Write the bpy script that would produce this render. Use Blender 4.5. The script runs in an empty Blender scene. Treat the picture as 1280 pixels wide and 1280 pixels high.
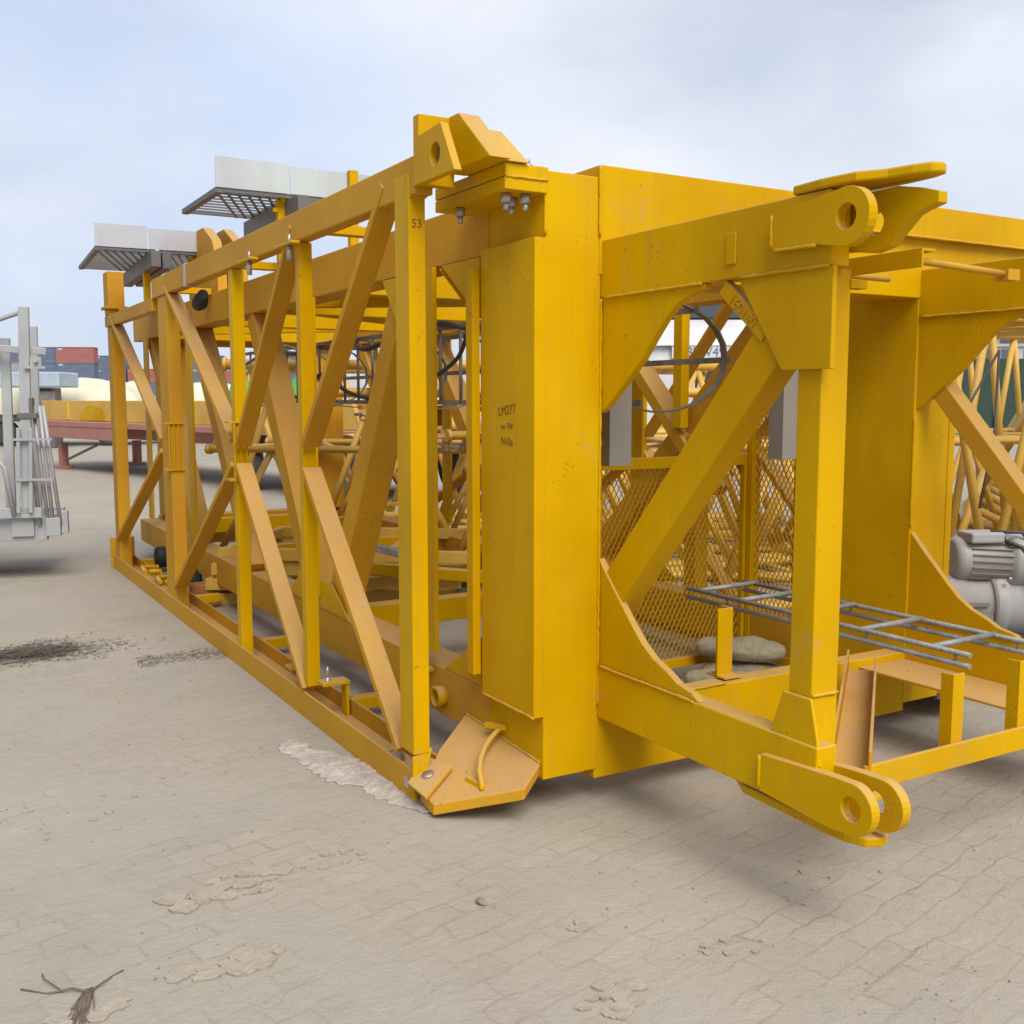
import bpy, bmesh, math, random
from mathutils import Vector, Matrix, noise
random.seed(7)
R = math.radians
V = Vector
scn = bpy.context.scene
COL = scn.collection

# ------------------------------------------------------------------ materials
def nt(name):
    m = bpy.data.materials.new(name); m.use_nodes = True
    n = m.node_tree.nodes; l = m.node_tree.links
    return m, n, l, n['Principled BSDF']

def ramp(n, l, src, a, b, ca=(0,0,0,1), cb=(1,1,1,1)):
    r = n.new('ShaderNodeValToRGB')
    r.color_ramp.elements[0].position = a; r.color_ramp.elements[1].position = b
    r.color_ramp.elements[0].color = ca; r.color_ramp.elements[1].color = cb
    l.new(src, r.inputs[0]); return r.outputs[0]

def mix(n, l, fac, a, b, mode='MIX'):
    x = n.new('ShaderNodeMix'); x.data_type = 'RGBA'; x.blend_type = mode
    for sock, v in ((x.inputs[0], fac), (x.inputs[6], a), (x.inputs[7], b)):
        if hasattr(v, 'is_output'): l.new(v, sock)
        elif isinstance(v, (int, float)): sock.default_value = v
        else: sock.default_value = (*v[:3], 1)
    return x.outputs[2]

def nz(n, l, co, scale, detail=4, rough=.55, dist=0):
    t = n.new('ShaderNodeTexNoise'); t.inputs['Scale'].default_value = scale
    t.inputs['Detail'].default_value = detail; t.inputs['Roughness'].default_value = rough
    t.inputs['Distortion'].default_value = dist
    l.new(co, t.inputs['Vector']); return t.outputs['Fac']

def mth(n, l, op, a, b=None):
    x = n.new('ShaderNodeMath'); x.operation = op
    for i, v in enumerate((a, b)):
        if v is None: continue
        if hasattr(v, 'is_output'): l.new(v, x.inputs[i])
        else: x.inputs[i].default_value = v
    return x.outputs[0]

DUST = (.44, .31, .175)
def paint(name, base, rough=.42, dust=.55, side=.12, chips=.5, metal=0., chipcol=(.10,.045,.02), spec=.4):
    """painted steel: slight colour drift, dust settled on top faces, streaks, small chips"""
    m, n, l, b = nt(name)
    tc = n.new('ShaderNodeTexCoord').outputs['Object']
    geo = n.new('ShaderNodeNewGeometry')
    big = nz(n, l, tc, 1.3, 3)
    c = mix(n, l, ramp(n, l, big, .3, .7), [base[0]*.86, base[1]*.79, base[2]*.9], [min(1, base[0]*1.09), min(1, base[1]*1.12), min(1, base[2]*1.1)])
    # vertical streaks of grime
    mp = n.new('ShaderNodeMapping'); mp.inputs['Scale'].default_value = (9, 9, .7); l.new(tc, mp.inputs[0])
    st = ramp(n, l, nz(n, l, mp.outputs[0], 2.2, 3, .6), .48, .78)
    c = mix(n, l, mth(n, l, 'MULTIPLY', st, .22), c, [v*.55 + .03 for v in base])
    # dust by upward normal (settled) and patchy on the sides (chord paint: also painted sky sheen)
    sx = n.new('ShaderNodeSeparateXYZ'); l.new(geo.outputs['Normal'], sx.inputs[0])
    upf = ramp(n, l, sx.outputs['Z'], .15, .8)
    pn = ramp(n, l, nz(n, l, tc, 5.5, 4, .65), .25, .75)
    pm = n.new('ShaderNodeMath'); pm.operation = 'MULTIPLY_ADD'; l.new(pn, pm.inputs[0]); pm.inputs[1].default_value = .5; pm.inputs[2].default_value = .6
    d1 = mth(n, l, 'MULTIPLY', mth(n, l, 'MULTIPLY', upf, dust), pm.outputs[0])
    d2 = mth(n, l, 'MULTIPLY', pm.outputs[0], side)
    dd = mth(n, l, 'MAXIMUM', d1, d2)
    c = mix(n, l, dd, c, DUST)
    # chips
    vo = nz(n, l, tc, 34, 3, .7); lo = nz(n, l, tc, 2.6, 2)
    ch = mth(n, l, 'MULTIPLY', ramp(n, l, vo, .665, .70), ramp(n, l, lo, .5, .62))
    c = mix(n, l, mth(n, l, 'MULTIPLY', ch, chips), c, chipcol)
    # scuffs: pale rubbed patches broken up by finer noise, and small rust freckles in clusters
    sc1 = mth(n, l, 'MULTIPLY', ramp(n, l, nz(n, l, tc, 3.1, 3, .6, 1.2), .60, .70), ramp(n, l, nz(n, l, tc, 48, 2, .6), .45, .62))
    c = mix(n, l, mth(n, l, 'MULTIPLY', sc1, .38), c, [v*.55+.10 for v in base])
    fr_ = mth(n, l, 'MULTIPLY', ramp(n, l, nz(n, l, tc, 85, 1, .5), .68, .72), ramp(n, l, nz(n, l, tc, 4.3, 2, .6), .55, .68))
    c = mix(n, l, mth(n, l, 'MULTIPLY', fr_, chips*1.3), c, (.16, .06, .02))
    l.new(c, b.inputs['Base Color'])
    rr = n.new('ShaderNodeMath'); rr.operation = 'MULTIPLY_ADD'; l.new(dd, rr.inputs[0]); rr.inputs[1].default_value = .45; rr.inputs[2].default_value = rough
    l.new(rr.outputs[0], b.inputs['Roughness'])
    b.inputs['Metallic'].default_value = metal
    b.inputs['Specular IOR Level'].default_value = spec
    bp = n.new('ShaderNodeBump'); bp.inputs['Strength'].default_value = .12; bp.inputs['Distance'].default_value = .01
    l.new(nz(n, l, tc, 7, 3, .6), bp.inputs['Height']); l.new(bp.outputs[0], b.inputs['Normal'])
    return m

def plain(name, base, rough=.6, var=.25, scale=6, metal=0., bump=.2, bscale=20, alpha=None):
    m, n, l, b = nt(name)
    tc = n.new('ShaderNodeTexCoord').outputs['Object']
    c = mix(n, l, ramp(n, l, nz(n, l, tc, scale, 5, .6), .3, .7), [v*(1-var) for v in base], [min(1, v*(1+var)) for v in base])
    l.new(c, b.inputs['Base Color']); b.inputs['Roughness'].default_value = rough; b.inputs['Metallic'].default_value = metal
    bp = n.new('ShaderNodeBump'); bp.inputs['Strength'].default_value = bump; bp.inputs['Distance'].default_value = .01
    l.new(nz(n, l, tc, bscale, 4), bp.inputs['Height']); l.new(bp.outputs[0], b.inputs['Normal'])
    return m

YEL = (.625, .362, .0)
M = {}
M['yellow'] = paint('yellow_paint', YEL, dust=.62, side=.0, spec=.08)
M['yellow_dust_skytint'] = paint('dusty_sky_tinted_yellow_paint', (.60, .305, .002), dust=.72, side=.12, rough=.55, spec=.14)  # dust, plus the tan of reflected sky on side faces mixed into the colour
M['yellow_far'] = paint('faded_yellow_paint', (.68, .43, .06), dust=.4, side=.12, chips=.7)
M['galv'] = paint('galvanised_steel', (.41, .445, .45), rough=.45, dust=.15, side=.03, chips=.3, metal=.2)
M['galv_dark'] = paint('dull_galvanised_steel', (.14, .145, .15), rough=.5, dust=.3, side=.1, chips=.3, metal=.4)
M['toe'] = paint('zinc_sheet', (.50, .54, .55), rough=.5, dust=.05, side=.0, chips=.1, metal=.1)
M['shoe'] = paint('grey_guide_plate', (.23, .22, .19), rough=.6, dust=.3, side=.08)
M['bar_grey'] = plain('weathered_grey_steel', (.21, .19, .17), .6, .3, 9, .2)
M['rebar'] = plain('pale_grey_steel', (.25, .25, .23), .55, .3, 14, .3, .4, 90)
M['bolt'] = plain('zinc_bolt', (.45, .45, .43), .4, .2, 30, .6)
M['pin'] = plain('bare_steel_pin', (.34, .30, .27), .5, .35, 25, .5)
M['black'] = plain('black_rubber', (.02, .02, .022), .7, .4, 12)
M['cable'] = plain('dark_cable', (.045, .045, .045), .6, .3, 12)
M['motor'] = paint('grey_motor_paint', (.34, .37, .365), rough=.45, dust=.22, side=.05, chips=.4)
M['motor_dark'] = paint('dark_grey_motor_paint', (.16, .165, .16), rough=.5, dust=.4, side=.1)
M['wood'] = plain('weathered_timber', (.36, .17, .06), .8, .35, 8, 0, .5, 30)
M['sack'] = plain('sack_cloth', (.30, .265, .185), .9, .3, 10, 0, .6, 60)
M['sheet'] = plain('dirty_plastic_sheet', (.41, .37, .33), .75, .18, 9, 0, .5, 35)
M['tuft'] = plain('dry_grass_tuft', (.15, .12, .095), .9, .4, 20)
M['twig'] = plain('dry_twigs', (.11, .088, .07), .9, .4, 20)
M['mud'] = plain('dried_mud', (.36, .32, .265), .95, .12, 12, 0, .6, 60)
M['stone'] = plain('grey_stone', (.24, .21, .19), .9, .25, 25)
M['ink'] = plain('marker_ink', (.22, .11, .01), .8, .1)
M['black_paint'] = plain('black_lettering', (.03, .03, .035), .6, .1)
M['blue_letter'] = plain('blue_lettering', (.07, .16, .33), .6, .1)
M['white'] = paint('white_truck_paint', (.62, .65, .66), rough=.35, dust=.2, side=.02, chips=.2)
M['glass'] = plain('dark_glass', (.03, .035, .04), .12, .1)
M['red'] = paint('faded_red_paint', (.42, .16, .15), rough=.6, dust=.6, side=.3)
M['tyre'] = plain('dusty_tyre', (.085, .08, .075), .85, .3, 15)
M['rim'] = plain('dusty_wheel_rim', (.33, .33, .33), .6, .2, 12, .2)
M['cblue'] = paint('blue_container_paint', (.09, .15, .26), rough=.7, dust=.2, side=.15)
M['cred'] = paint('red_container_paint', (.34, .12, .12), rough=.7, dust=.2, side=.15)
M['cgrey'] = paint('grey_container_paint', (.33, .36, .37), rough=.7, dust=.2, side=.15)
M['cgreen'] = paint('dark_green_hoarding_paint', (.022, .055, .036), rough=.7, dust=.05, side=.02)
M['cream'] = plain('cream_tarpaulin', (.66, .62, .48), .8, .08, 1.2, 0, .5, 3)
M['lightblue'] = plain('pale_blue_panel', (.38, .47, .56), .6, .12, 3)
M['concrete'] = plain('pale_concrete', (.42, .42, .42), .8, .08, .3)
M['window'] = plain('dark_window_band', (.10, .11, .13), .4, .2, .5)
M['green'] = plain('bright_green_cover', (.09, .40, .07), .7, .15, 2)

# ground: dusty block paving
def ground_mat():
    m, n, l, b = nt('dusty_block_paving')
    tc = n.new('ShaderNodeTexCoord').outputs['Object']
    rot = n.new('ShaderNodeMapping'); rot.inputs['Rotation'].default_value = (0, 0, R(-12)); l.new(tc, rot.inputs[0])
    # warp so that joints zig-zag
    wv = n.new('ShaderNodeTexNoise'); wv.inputs['Scale'].default_value = 5.5; wv.inputs['Detail'].default_value = 3; l.new(tc, wv.inputs['Vector'])
    sc = n.new('ShaderNodeVectorMath'); sc.operation = 'SCALE'; l.new(wv.outputs['Color'], sc.inputs[0]); sc.inputs['Scale'].default_value = .075
    ad = n.new('ShaderNodeVectorMath'); l.new(rot.outputs[0], ad.inputs[0]); l.new(sc.outputs[0], ad.inputs[1])
    br = n.new('ShaderNodeTexBrick'); l.new(ad.outputs[0], br.inputs['Vector'])
    br.inputs['Scale'].default_value = 1; br.inputs['Brick Width'].default_value = .21; br.inputs['Row Height'].default_value = .105
    br.inputs['Mortar Size'].default_value = .007; br.inputs['Mortar Smooth'].default_value = .6
    br.offset = .5
    br.inputs['Color1'].default_value = (.36,.36,.36,1); br.inputs['Color2'].default_value = (.62,.62,.62,1); br.inputs['Mortar'].default_value = (0,0,0,1)
    joint = br.outputs['Fac']
    big = nz(n, l, tc, .55, 6, .6, .3)
    big2 = nz(n, l, tc, 1.9, 6, .65, .5)
    fine = nz(n, l, tc, 22, 6, .7)
    dust = ramp(n, l, big2, .38, .60)
    # joints show only where the dust is thin; towards +x (away from the dust drift) they show more
    sx = n.new('ShaderNodeVectorMath'); sx.operation = 'DOT_PRODUCT'; l.new(tc, sx.inputs[0]); sx.inputs[1].default_value = (.864, -.504, 0)
    xr = n.new('ShaderNodeMapRange'); l.new(sx.outputs['Value'], xr.inputs[0]); xr.inputs[1].default_value = .1; xr.inputs[2].default_value = 1.7
    xr.inputs[3].default_value = .07; xr.inputs[4].default_value = .60
    jm = mth(n, l, 'MULTIPLY', joint, mth(n, l, 'SUBTRACT', 1.0, mth(n, l, 'MULTIPLY', dust, .8)))
    jm = mth(n, l, 'MULTIPLY', jm, xr.outputs[0])
    jm = mth(n, l, 'MULTIPLY', jm, ramp(n, l, nz(n, l, tc, 1.7, 5, .7), .40, .58))
    c = mix(n, l, ramp(n, l, big, .3, .7), (.295, .262, .217), (.41, .372, .315))
    c = mix(n, l, mth(n, l, 'MULTIPLY', ramp(n, l, big2, .35, .65), .75), c, (.36, .33, .282))
    # grey-green tint patches
    c = mix(n, l, mth(n, l, 'MULTIPLY', ramp(n, l, nz(n, l, tc, .9, 4, .6, 1.), .52, .72), .45), c, (.31, .30, .252))
    bt = mth(n, l, 'MULTIPLY', mth(n, l, 'SUBTRACT', 1.0, dust), .25)
    c = mix(n, l, bt, c, br.outputs['Color'], 'SOFT_LIGHT')
    c = mix(n, l, mth(n, l, 'MULTIPLY', jm, .42), c, (.15, .13, .105))
    # hairline cracks in the dried mud skin
    wv2 = n.new('ShaderNodeVectorMath'); wv2.operation = 'SCALE'; l.new(wv.outputs['Color'], wv2.inputs[0]); wv2.inputs['Scale'].default_value = .5
    ad2 = n.new('ShaderNodeVectorMath'); l.new(tc, ad2.inputs[0]); l.new(wv2.outputs[0], ad2.inputs[1])
    vor = n.new('ShaderNodeTexVoronoi'); vor.feature = 'DISTANCE_TO_EDGE'; vor.inputs['Scale'].default_value = 4.2; l.new(ad2.outputs[0], vor.inputs['Vector'])
    ck = ramp(n, l, vor.outputs['Distance'], .004, .016, (1,1,1,1), (0,0,0,1))
    ck = mth(n, l, 'MULTIPLY', ck, ramp(n, l, nz(n, l, tc, 2.7, 5, .7), .52, .62))
    c = mix(n, l, mth(n, l, 'MULTIPLY', ck, .16), c, (.13, .11, .09))
    # fine dirt speckle and small marks
    st_ = n.new('ShaderNodeMapping'); st_.inputs['Scale'].default_value = (6, 26, 1); st_.inputs['Rotation'].default_value = (0,0,R(30)); l.new(tc, st_.inputs[0])
    scr = ramp(n, l, nz(n, l, st_.outputs[0], 2.2, 5, .75, .6), .60, .70)
    scr = mth(n, l, 'MULTIPLY', scr, ramp(n, l, nz(n, l, tc, 1.1, 4, .6), .42, .62))
    c = mix(n, l, mth(n, l, 'MULTIPLY', scr, .28), c, (.19, .165, .135))
    sp = ramp(n, l, nz(n, l, tc, 60, 4, .75), .66, .72)
    sp = mth(n, l, 'MULTIPLY', sp, ramp(n, l, nz(n, l, tc, 1.3, 4, .7), .36, .60))
    c = mix(n, l, mth(n, l, 'MULTIPLY', sp, .45), c, (.16, .13, .10))
    c = mix(n, l, mth(n, l, 'MULTIPLY', ramp(n, l, fine, .35, .7), .35), c, (.405, .373, .32))
    l.new(c, b.inputs['Base Color']); b.inputs['Roughness'].default_value = .95; b.inputs['Specular IOR Level'].default_value = .15
    h = mth(n, l, 'ADD', mth(n, l, 'MULTIPLY', fine, .35), mth(n, l, 'MULTIPLY', big2, 1.2))
    h = mth(n, l, 'SUBTRACT', h, mth(n, l, 'MULTIPLY', jm, .25))
    h = mth(n, l, 'SUBTRACT', h, mth(n, l, 'MULTIPLY', ck, .12))
    h = mth(n, l, 'ADD', h, mth(n, l, 'MULTIPLY', nz(n, l, tc, 90, 3, .7), .22))
    h = mth(n, l, 'ADD', h, mth(n, l, 'MULTIPLY', nz(n, l, tc, 6.5, 5, .7, .8), .9))
    bp = n.new('ShaderNodeBump'); bp.inputs['Strength'].default_value = .55; bp.inputs['Distance'].default_value = .02
    l.new(h, bp.inputs['Height']); l.new(bp.outputs[0], b.inputs['Normal'])
    return m
M['ground'] = ground_mat()

# ------------------------------------------------------------------ geometry helpers
def bx(bm, a, b):
    x0, y0, z0 = (min(a[i], b[i]) for i in range(3)); x1, y1, z1 = (max(a[i], b[i]) for i in range(3))
    v = [bm.verts.new(p) for p in ((x0,y0,z0),(x1,y0,z0),(x1,y1,z0),(x0,y1,z0),(x0,y0,z1),(x1,y0,z1),(x1,y1,z1),(x0,y1,z1))]
    for f in ((0,3,2,1),(4,5,6,7),(0,1,5,4),(1,2,6,5),(2,3,7,6),(3,0,4,7)): bm.faces.new([v[i] for i in f])
    return bm

def frame_axes(p0, p1, ref):
    d = (V(p1)-V(p0)).normalized(); r = V(ref)
    s = d.cross(r)
    if s.length < 1e-5: s = d.cross(V((1,0,0)))
    s.normalize(); u = s.cross(d).normalized()
    return d, s, u

def obar(bm, p0, p1, w, h, ref=(0,0,1)):
    """rectangular bar p0->p1; h measured along ref (made perpendicular), w across"""
    d, s, u = frame_axes(p0, p1, ref)
    vs = []
    for p in (V(p0), V(p1)):
        for a, b in ((-1,-1),(1,-1),(1,1),(-1,1)): vs.append(bm.verts.new(p + s*(a*w/2) + u*(b*h/2)))
    for f in ((3,2,1,0),(4,5,6,7),(0,1,5,4),(1,2,6,5),(2,3,7,6),(3,0,4,7)): bm.faces.new([vs[i] for i in f])
    return bm

def profile(bm, p0, p1, prof, ref=(0,0,1)):
    """extrude closed 2D profile [(side, up)] from p0 to p1"""
    d, s, u = frame_axes(p0, p1, ref)
    A = [bm.verts.new(V(p0)+s*a+u*b) for a, b in prof]; B = [bm.verts.new(V(p1)+s*a+u*b) for a, b in prof]
    k = len(prof)
    for i in range(k): bm.faces.new((A[i], A[(i+1) % k], B[(i+1) % k], B[i]))
    bm.faces.new(A[::-1]); bm.faces.new(B)
    return bm

def chan(w, h, t):   # U open upward, web at bottom
    return [(-w/2,0),(w/2,0),(w/2,h),(w/2-t,h),(w/2-t,t),(-w/2+t,t),(-w/2+t,h),(-w/2,h)]

def prism(bm, pts, n):
    n = V(n)
    A = [bm.verts.new(V(p)) for p in pts]; B = [bm.verts.new(V(p)+n) for p in pts]
    k = len(pts)
    for i in range(k): bm.faces.new((A[i], A[(i+1) % k], B[(i+1) % k], B[i]))
    bm.faces.new(A[::-1]); bm.faces.new(B)
    return bm

def tube(bm, pts, r, seg=8, cap=True):
    pts = [V(p) for p in pts]; rings = []
    for i, p in enumerate(pts):
        if i == 0: d = pts[1]-p
        elif i == len(pts)-1: d = p-pts[-2]
        else: d = (pts[i+1]-p).normalized() + (p-pts[i-1]).normalized()
        d.normalize()
        if i == 0:
            a = d.cross(V((0,0,1)))
            if a.length < .1: a = d.cross(V((1,0,0)))
            a.normalize()
        else:
            a = (a - d*a.dot(d)).normalized()
        b = d.cross(a)
        rr = r[i] if isinstance(r, (list, tuple)) else r
        rings.append([bm.verts.new(p + a*(rr*math.cos(2*math.pi*k/seg)) + b*(rr*math.sin(2*math.pi*k/seg))) for k in range(seg)])
    for i in range(len(rings)-1):
        for k in range(seg):
            f = bm.faces.new((rings[i][k], rings[i][(k+1) % seg], rings[i+1][(k+1) % seg], rings[i+1][k])); f.smooth = True
    if cap:
        bm.faces.new(rings[0][::-1]); bm.faces.new(rings[-1])
    return bm

def lathe(bm, c, axis, prof, seg=28):
    """prof [(r, t)] along axis from c"""
    ax = V(axis).normalized(); a = ax.cross(V((0,0,1)))
    if a.length < .1: a = ax.cross(V((1,0,0)))
    a.normalize(); b = ax.cross(a); rings = []
    for r, t in prof:
        rings.append([bm.verts.new(V(c)+ax*t + a*(max(r,1e-4)*math.cos(2*math.pi*k/seg)) + b*(max(r,1e-4)*math.sin(2*math.pi*k/seg))) for k in range(seg)])
    for i in range(len(rings)-1):
        for k in range(seg):
            f = bm.faces.new((rings[i][k], rings[i][(k+1) % seg], rings[i+1][(k+1) % seg], rings[i+1][k])); f.smooth = True
    bm.faces.new(rings[0][::-1]); bm.faces.new(rings[-1])
    return bm

def holed(bm, out2, c, r, plane, off, th, n=40):
    """plate with a round hole. out2: outline 2D (star-shaped round c). plane 'yz' at x=off"""
    angs = [2*math.pi*k/n for k in range(n)] + [math.atan2(p[1]-c[1], p[0]-c[0]) % (2*math.pi) for p in out2]
    angs = sorted(set(round(a, 5) for a in angs)); outer = []; inner = []
    k2 = len(out2)
    for a in angs:
        dx, dy = math.cos(a), math.sin(a); best = None
        for i in range(k2):
            x1, y1 = out2[i]; x2, y2 = out2[(i+1) % k2]
            ex, ey = x2-x1, y2-y1; den = dx*ey - dy*ex
            if abs(den) < 1e-9: continue
            t = ((x1-c[0])*ey - (y1-c[1])*ex)/den; u = ((x1-c[0])*dy - (y1-c[1])*dx)/den
            if t > 0 and -1e-4 <= u <= 1.0001: best = t if best is None else max(best, t)
        outer.append((c[0]+dx*best, c[1]+dy*best)); inner.append((c[0]+dx*r, c[1]+dy*r))
    def P(p, o): return (o, p[0], p[1]) if plane == 'yz' else (p[0], o, p[1]) if plane == 'xz' else (p[0], p[1], o)
    L = [[bm.verts.new(P(p, o)) for p in arr] for arr in (outer, inner) for o in (off, off+th)]
    k = len(angs)
    for i in range(k):
        j = (i+1) % k
        for q in ((L[0][i],L[0][j],L[2][j],L[2][i]), (L[1][i],L[3][i],L[3][j],L[1][j]), (L[0][i],L[1][i],L[1][j],L[0][j]), (L[2][i],L[2][j],L[3][j],L[3][i])):
            bm.faces.new(q)
    return bm

def link(o, parent=None):
    COL.objects.link(o)
    if parent: o.parent = parent
    return o

def build(name, bm, mat, parent=None, off=(0,0,0), bevel=0, label=None, smooth=False):
    bmesh.ops.translate(bm, verts=bm.verts, vec=-V(off))
    bmesh.ops.recalc_face_normals(bm, faces=bm.faces)
    me = bpy.data.meshes.new(name); bm.to_mesh(me); bm.free()
    me.materials.append(mat)
    if smooth:
        for p in me.polygons: p.use_smooth = True
    o = bpy.data.objects.new(name, me); link(o, parent)
    if bevel:
        b = o.modifiers.new('edge', 'BEVEL'); b.width = bevel; b.segments = 2; b.limit_method = 'ANGLE'; b.angle_limit = R(35)
        b.harden_normals = False
    if label: o['label'] = label
    return o

def thing(name, label, cat, loc=(0,0,0), rz=0, group=None):
    o = bpy.data.objects.new(name, None); link(o); o.location = loc; o.rotation_euler = (0,0,rz); o.empty_display_size = .2
    return tag(o, label, cat, group)

def tag(o, label, cat, group=None, kind=None):
    o['label'] = label; o['category'] = cat
    if group: o['group'] = group
    if kind: o['kind'] = kind
    return o

def struct(o): o['kind'] = 'structure'; return o

def copy_tree(src, loc=None, rz=None, label=None):
    r = src.copy(); COL.objects.link(r)
    if loc is not None: r.location = loc
    if rz is not None: r.rotation_euler = (0,0,rz)
    if label: r['label'] = label
    def rec(a, b):
        for ch in a.children:
            c = ch.copy(); COL.objects.link(c); c.parent = b; rec(ch, c)
    rec(src, r)
    return r

def text_mesh(name, body, size, mat, parent, mtx, off=(0,0,0), extrude=.001):
    cu = bpy.data.curves.new(name, 'FONT'); cu.body = body; cu.size = size; cu.extrude = extrude
    cu.align_x = 'CENTER'; cu.align_y = 'CENTER'
    t = bpy.data.objects.new(name, cu); COL.objects.link(t)
    dg = bpy.context.evaluated_depsgraph_get()
    me = bpy.data.meshes.new_from_object(t.evaluated_get(dg)); COL.objects.unlink(t); bpy.data.objects.remove(t)
    me.transform(Matrix.Translation(-V(off)) @ mtx)
    me.materials.clear(); me.materials.append(mat)
    o = bpy.data.objects.new(name, me); link(o, parent)
    return o

def basis(origin, xdir, ydir):
    x = V(xdir).normalized(); y = V(ydir); y = (y - x*x.dot(y)).normalized(); z = x.cross(y)
    m = Matrix((x, y, z)).transposed().to_4x4(); m.translation = V(origin); return m

B = bmesh.new

# ------------------------------------------------------------------ ground
g = B(); bmesh.ops.create_grid(g, x_segments=2, y_segments=2, size=900)
struct(build('ground', g, M['ground']))

# ------------------------------------------------------------------ THE CLIMBING FRAME
L0 = (1.53, 3.0, 0)
fr = thing('crane_climbing_frame', 'large yellow tower crane climbing frame lying on its side in the foreground', 'crane frame', L0)
def P(name, bm, mat='yellow', parent=None, bevel=.003, label=None):
    return build(name, bm, M[mat], parent or fr, L0, bevel, label)
MX = 3.06   # mirror: x -> MX - x

def bar_part(name, a, b, w, h, ref, mat='yellow', **k):
    return P(name, obar(B(), a, b, w, h, ref), mat, **k)

# --- outer guard frames (left one faces the camera)
for side in (0, 1):
    mx = (lambda x: x) if side == 0 else (lambda x: MX - x)
    # bottom rail: channel lying open side up
    rb = B()
    bx(rb, (mx(0), -.13, .0), (mx(.012), 6.66, .13))
    bx(rb, (mx(.012), -.13, .02), (mx(.178), 6.66, .035))
    bx(rb, (mx(.178), -.13, .0), (mx(.19), 6.66, .115))
    P('guard_bottom_rail', rb, 'yellow_dust_skytint', bevel=.002)
    if side == 0:
        P('rail_end_plate', bx(B(), (-.02, 6.665, .0), (.2, 6.69, .29)), 'yellow_dust_skytint')
        P('rail_end_plate', prism(B(), [(-.006, -.145, .0), (-.006, -.145, .19), (.080, -.145, .215), (.05, -.145, .10), (.012, -.145, .06), (.012, -.145, .0)], (0, .012, 0)), 'yellow')
    # top chord
    P('guard_top_rail', bx(B(), (mx(0), -.20, 2.36), (mx(.075), 4.5, 2.5)), 'yellow_dust_skytint', bevel=.006)
    P('guard_top_rail', bx(B(), (mx(.0), 4.504, 2.27), (mx(.07), 6.6, 2.37)), 'yellow_dust_skytint', bevel=.006)
    # posts
    P('guard_post', bx(B(), (mx(-.004), -.148, .2), (mx(.066), -.02, 2.44)), 'yellow')
    P('guard_post', bx(B(), (mx(.014), 1.15, .16), (mx(.080), 1.215, 2.358)), 'yellow', bevel=.004)
    P('guard_post', bx(B(), (mx(.014), 2.34, .036), (mx(.084), 2.42, 2.358)), 'yellow', bevel=.004)
    P('guard_post', bx(B(), (mx(.0125), 4.08, .036), (mx(.11), 4.36, 2.358)), 'yellow_dust_skytint', bevel=.004)
    P('guard_post', bx(B(), (mx(.014), 6.36, .036), (mx(.12), 6.56, 2.268)), 'yellow_dust_skytint', bevel=.004)
    P('guard_post', bx(B(), (mx(-.004), 6.37, 2.372), (mx(.115), 6.55, 2.423)), 'yellow_dust_skytint', bevel=.004)
    if side == 0:
        P('post_cap', bx(B(), (-.03, 6.33, 2.424), (.16, 6.60, 2.45)), 'yellow_dust_skytint')
        P('post_extension', bx(B(), (-.005, 6.36, 2.452), (.14, 6.58, 2.76)), 'yellow_dust_skytint', bevel=.004)
        # splice plates on the posts
        for y, z in ((2.335, 1.30), (4.075, 1.26)):
            s = B()
            for dz in (-.17, .17): bx(s, (-.03, y-.012, z+dz-.006), (.11, y+.09, z+dz+.006))
            for dx in (.0, .035, .07): bx(s, (dx-.004, y-.014, z-.162), (dx+.004, y-.002, z+.162))
            P('splice_plate', s, 'yellow', bevel=0)
    # zig-zag braces: flat bars, broad side across the frame
    br = [((6.38, 2.36), (4.36, 1.30)), ((4.36, 1.22), (6.44, .30)), ((4.05, 2.40), (2.43, 1.36)), ((2.40, 1.22), (4.05, .22)),
          ((2.30, 1.34), (1.23, 2.44)), ((2.30, 1.22), (1.19, .14)), ((1.12, 1.38), (.10, 2.44)), ((1.12, 1.26), (.02, .17))]
    for (y0, z0), (y1, z1) in br:
        bar_part('guard_brace', (mx(.042), y0, z0), (mx(.042), y1, z1), .095, .035, (0, 0, 1), 'yellow_dust_skytint', bevel=.003)
# small bolted brackets on the guard frame
def bolt(bm, p, r=.016, h=.03, axis=(0,0,1)):
    lathe(bm, p, axis, [(r, 0), (r, h)], 6); lathe(bm, V(p)+V(axis)*h, axis, [(r*.55, 0), (r*.55, h*.8)], 8)
for y, z in ((1.18, 2.352), (1.85, 2.352)):
    b_ = P('bolted_bracket', bx(B(), (-.05, y-.10, z-.012), (.0-.003, y+.14, z+.002)), 'yellow')
    k = B(); bolt(k, (-.03, y-.02, z-.085), .014, .07); build('bolt', k, M['bolt'], b_, L0)
for y, z in ((1.02, .20), (1.52, .17)):
    k = B(); bx(k, (.03, y-.05, z), (.17, y+.04, z+.018)); bx(k, (.152, y-.04, .036), (.168, y+.03, z-.001))
    b_ = P('clamp_bracket', k, 'yellow'); k = B(); bolt(k, (.07, y, z-.03), .012, .065); build('bolt', k, M['bolt'], b_, L0)
for y in (5.35, 4.75):
    k = B(); tube(k, [(.02, y-.12, .17), (.02, y+.05, .18), (.15, y+.05, .18), (.15, y+.05, .05)], .018, 8); P('hook_bracket', k, 'yellow', bevel=0)
    k = B(); tube(k, [(.05, y-.12, .165), (.14, y-.12, .165), (.14, y-.12, .05)], .018, 8); P('hook_bracket', k, 'yellow', bevel=0)
k = B(); bx(k, (-.004, -.09, .045), (-.001, -.05, .09)); P('bolt_plate', k, 'bolt', bevel=0)
k = B(); lathe(k, (.04, .27, .04), (1, .1, 0), [(.038,0),(.038,.09),(.03,.09),(.03,.002)], 20); P('pipe_stub', k, 'pin', bevel=0)

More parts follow.
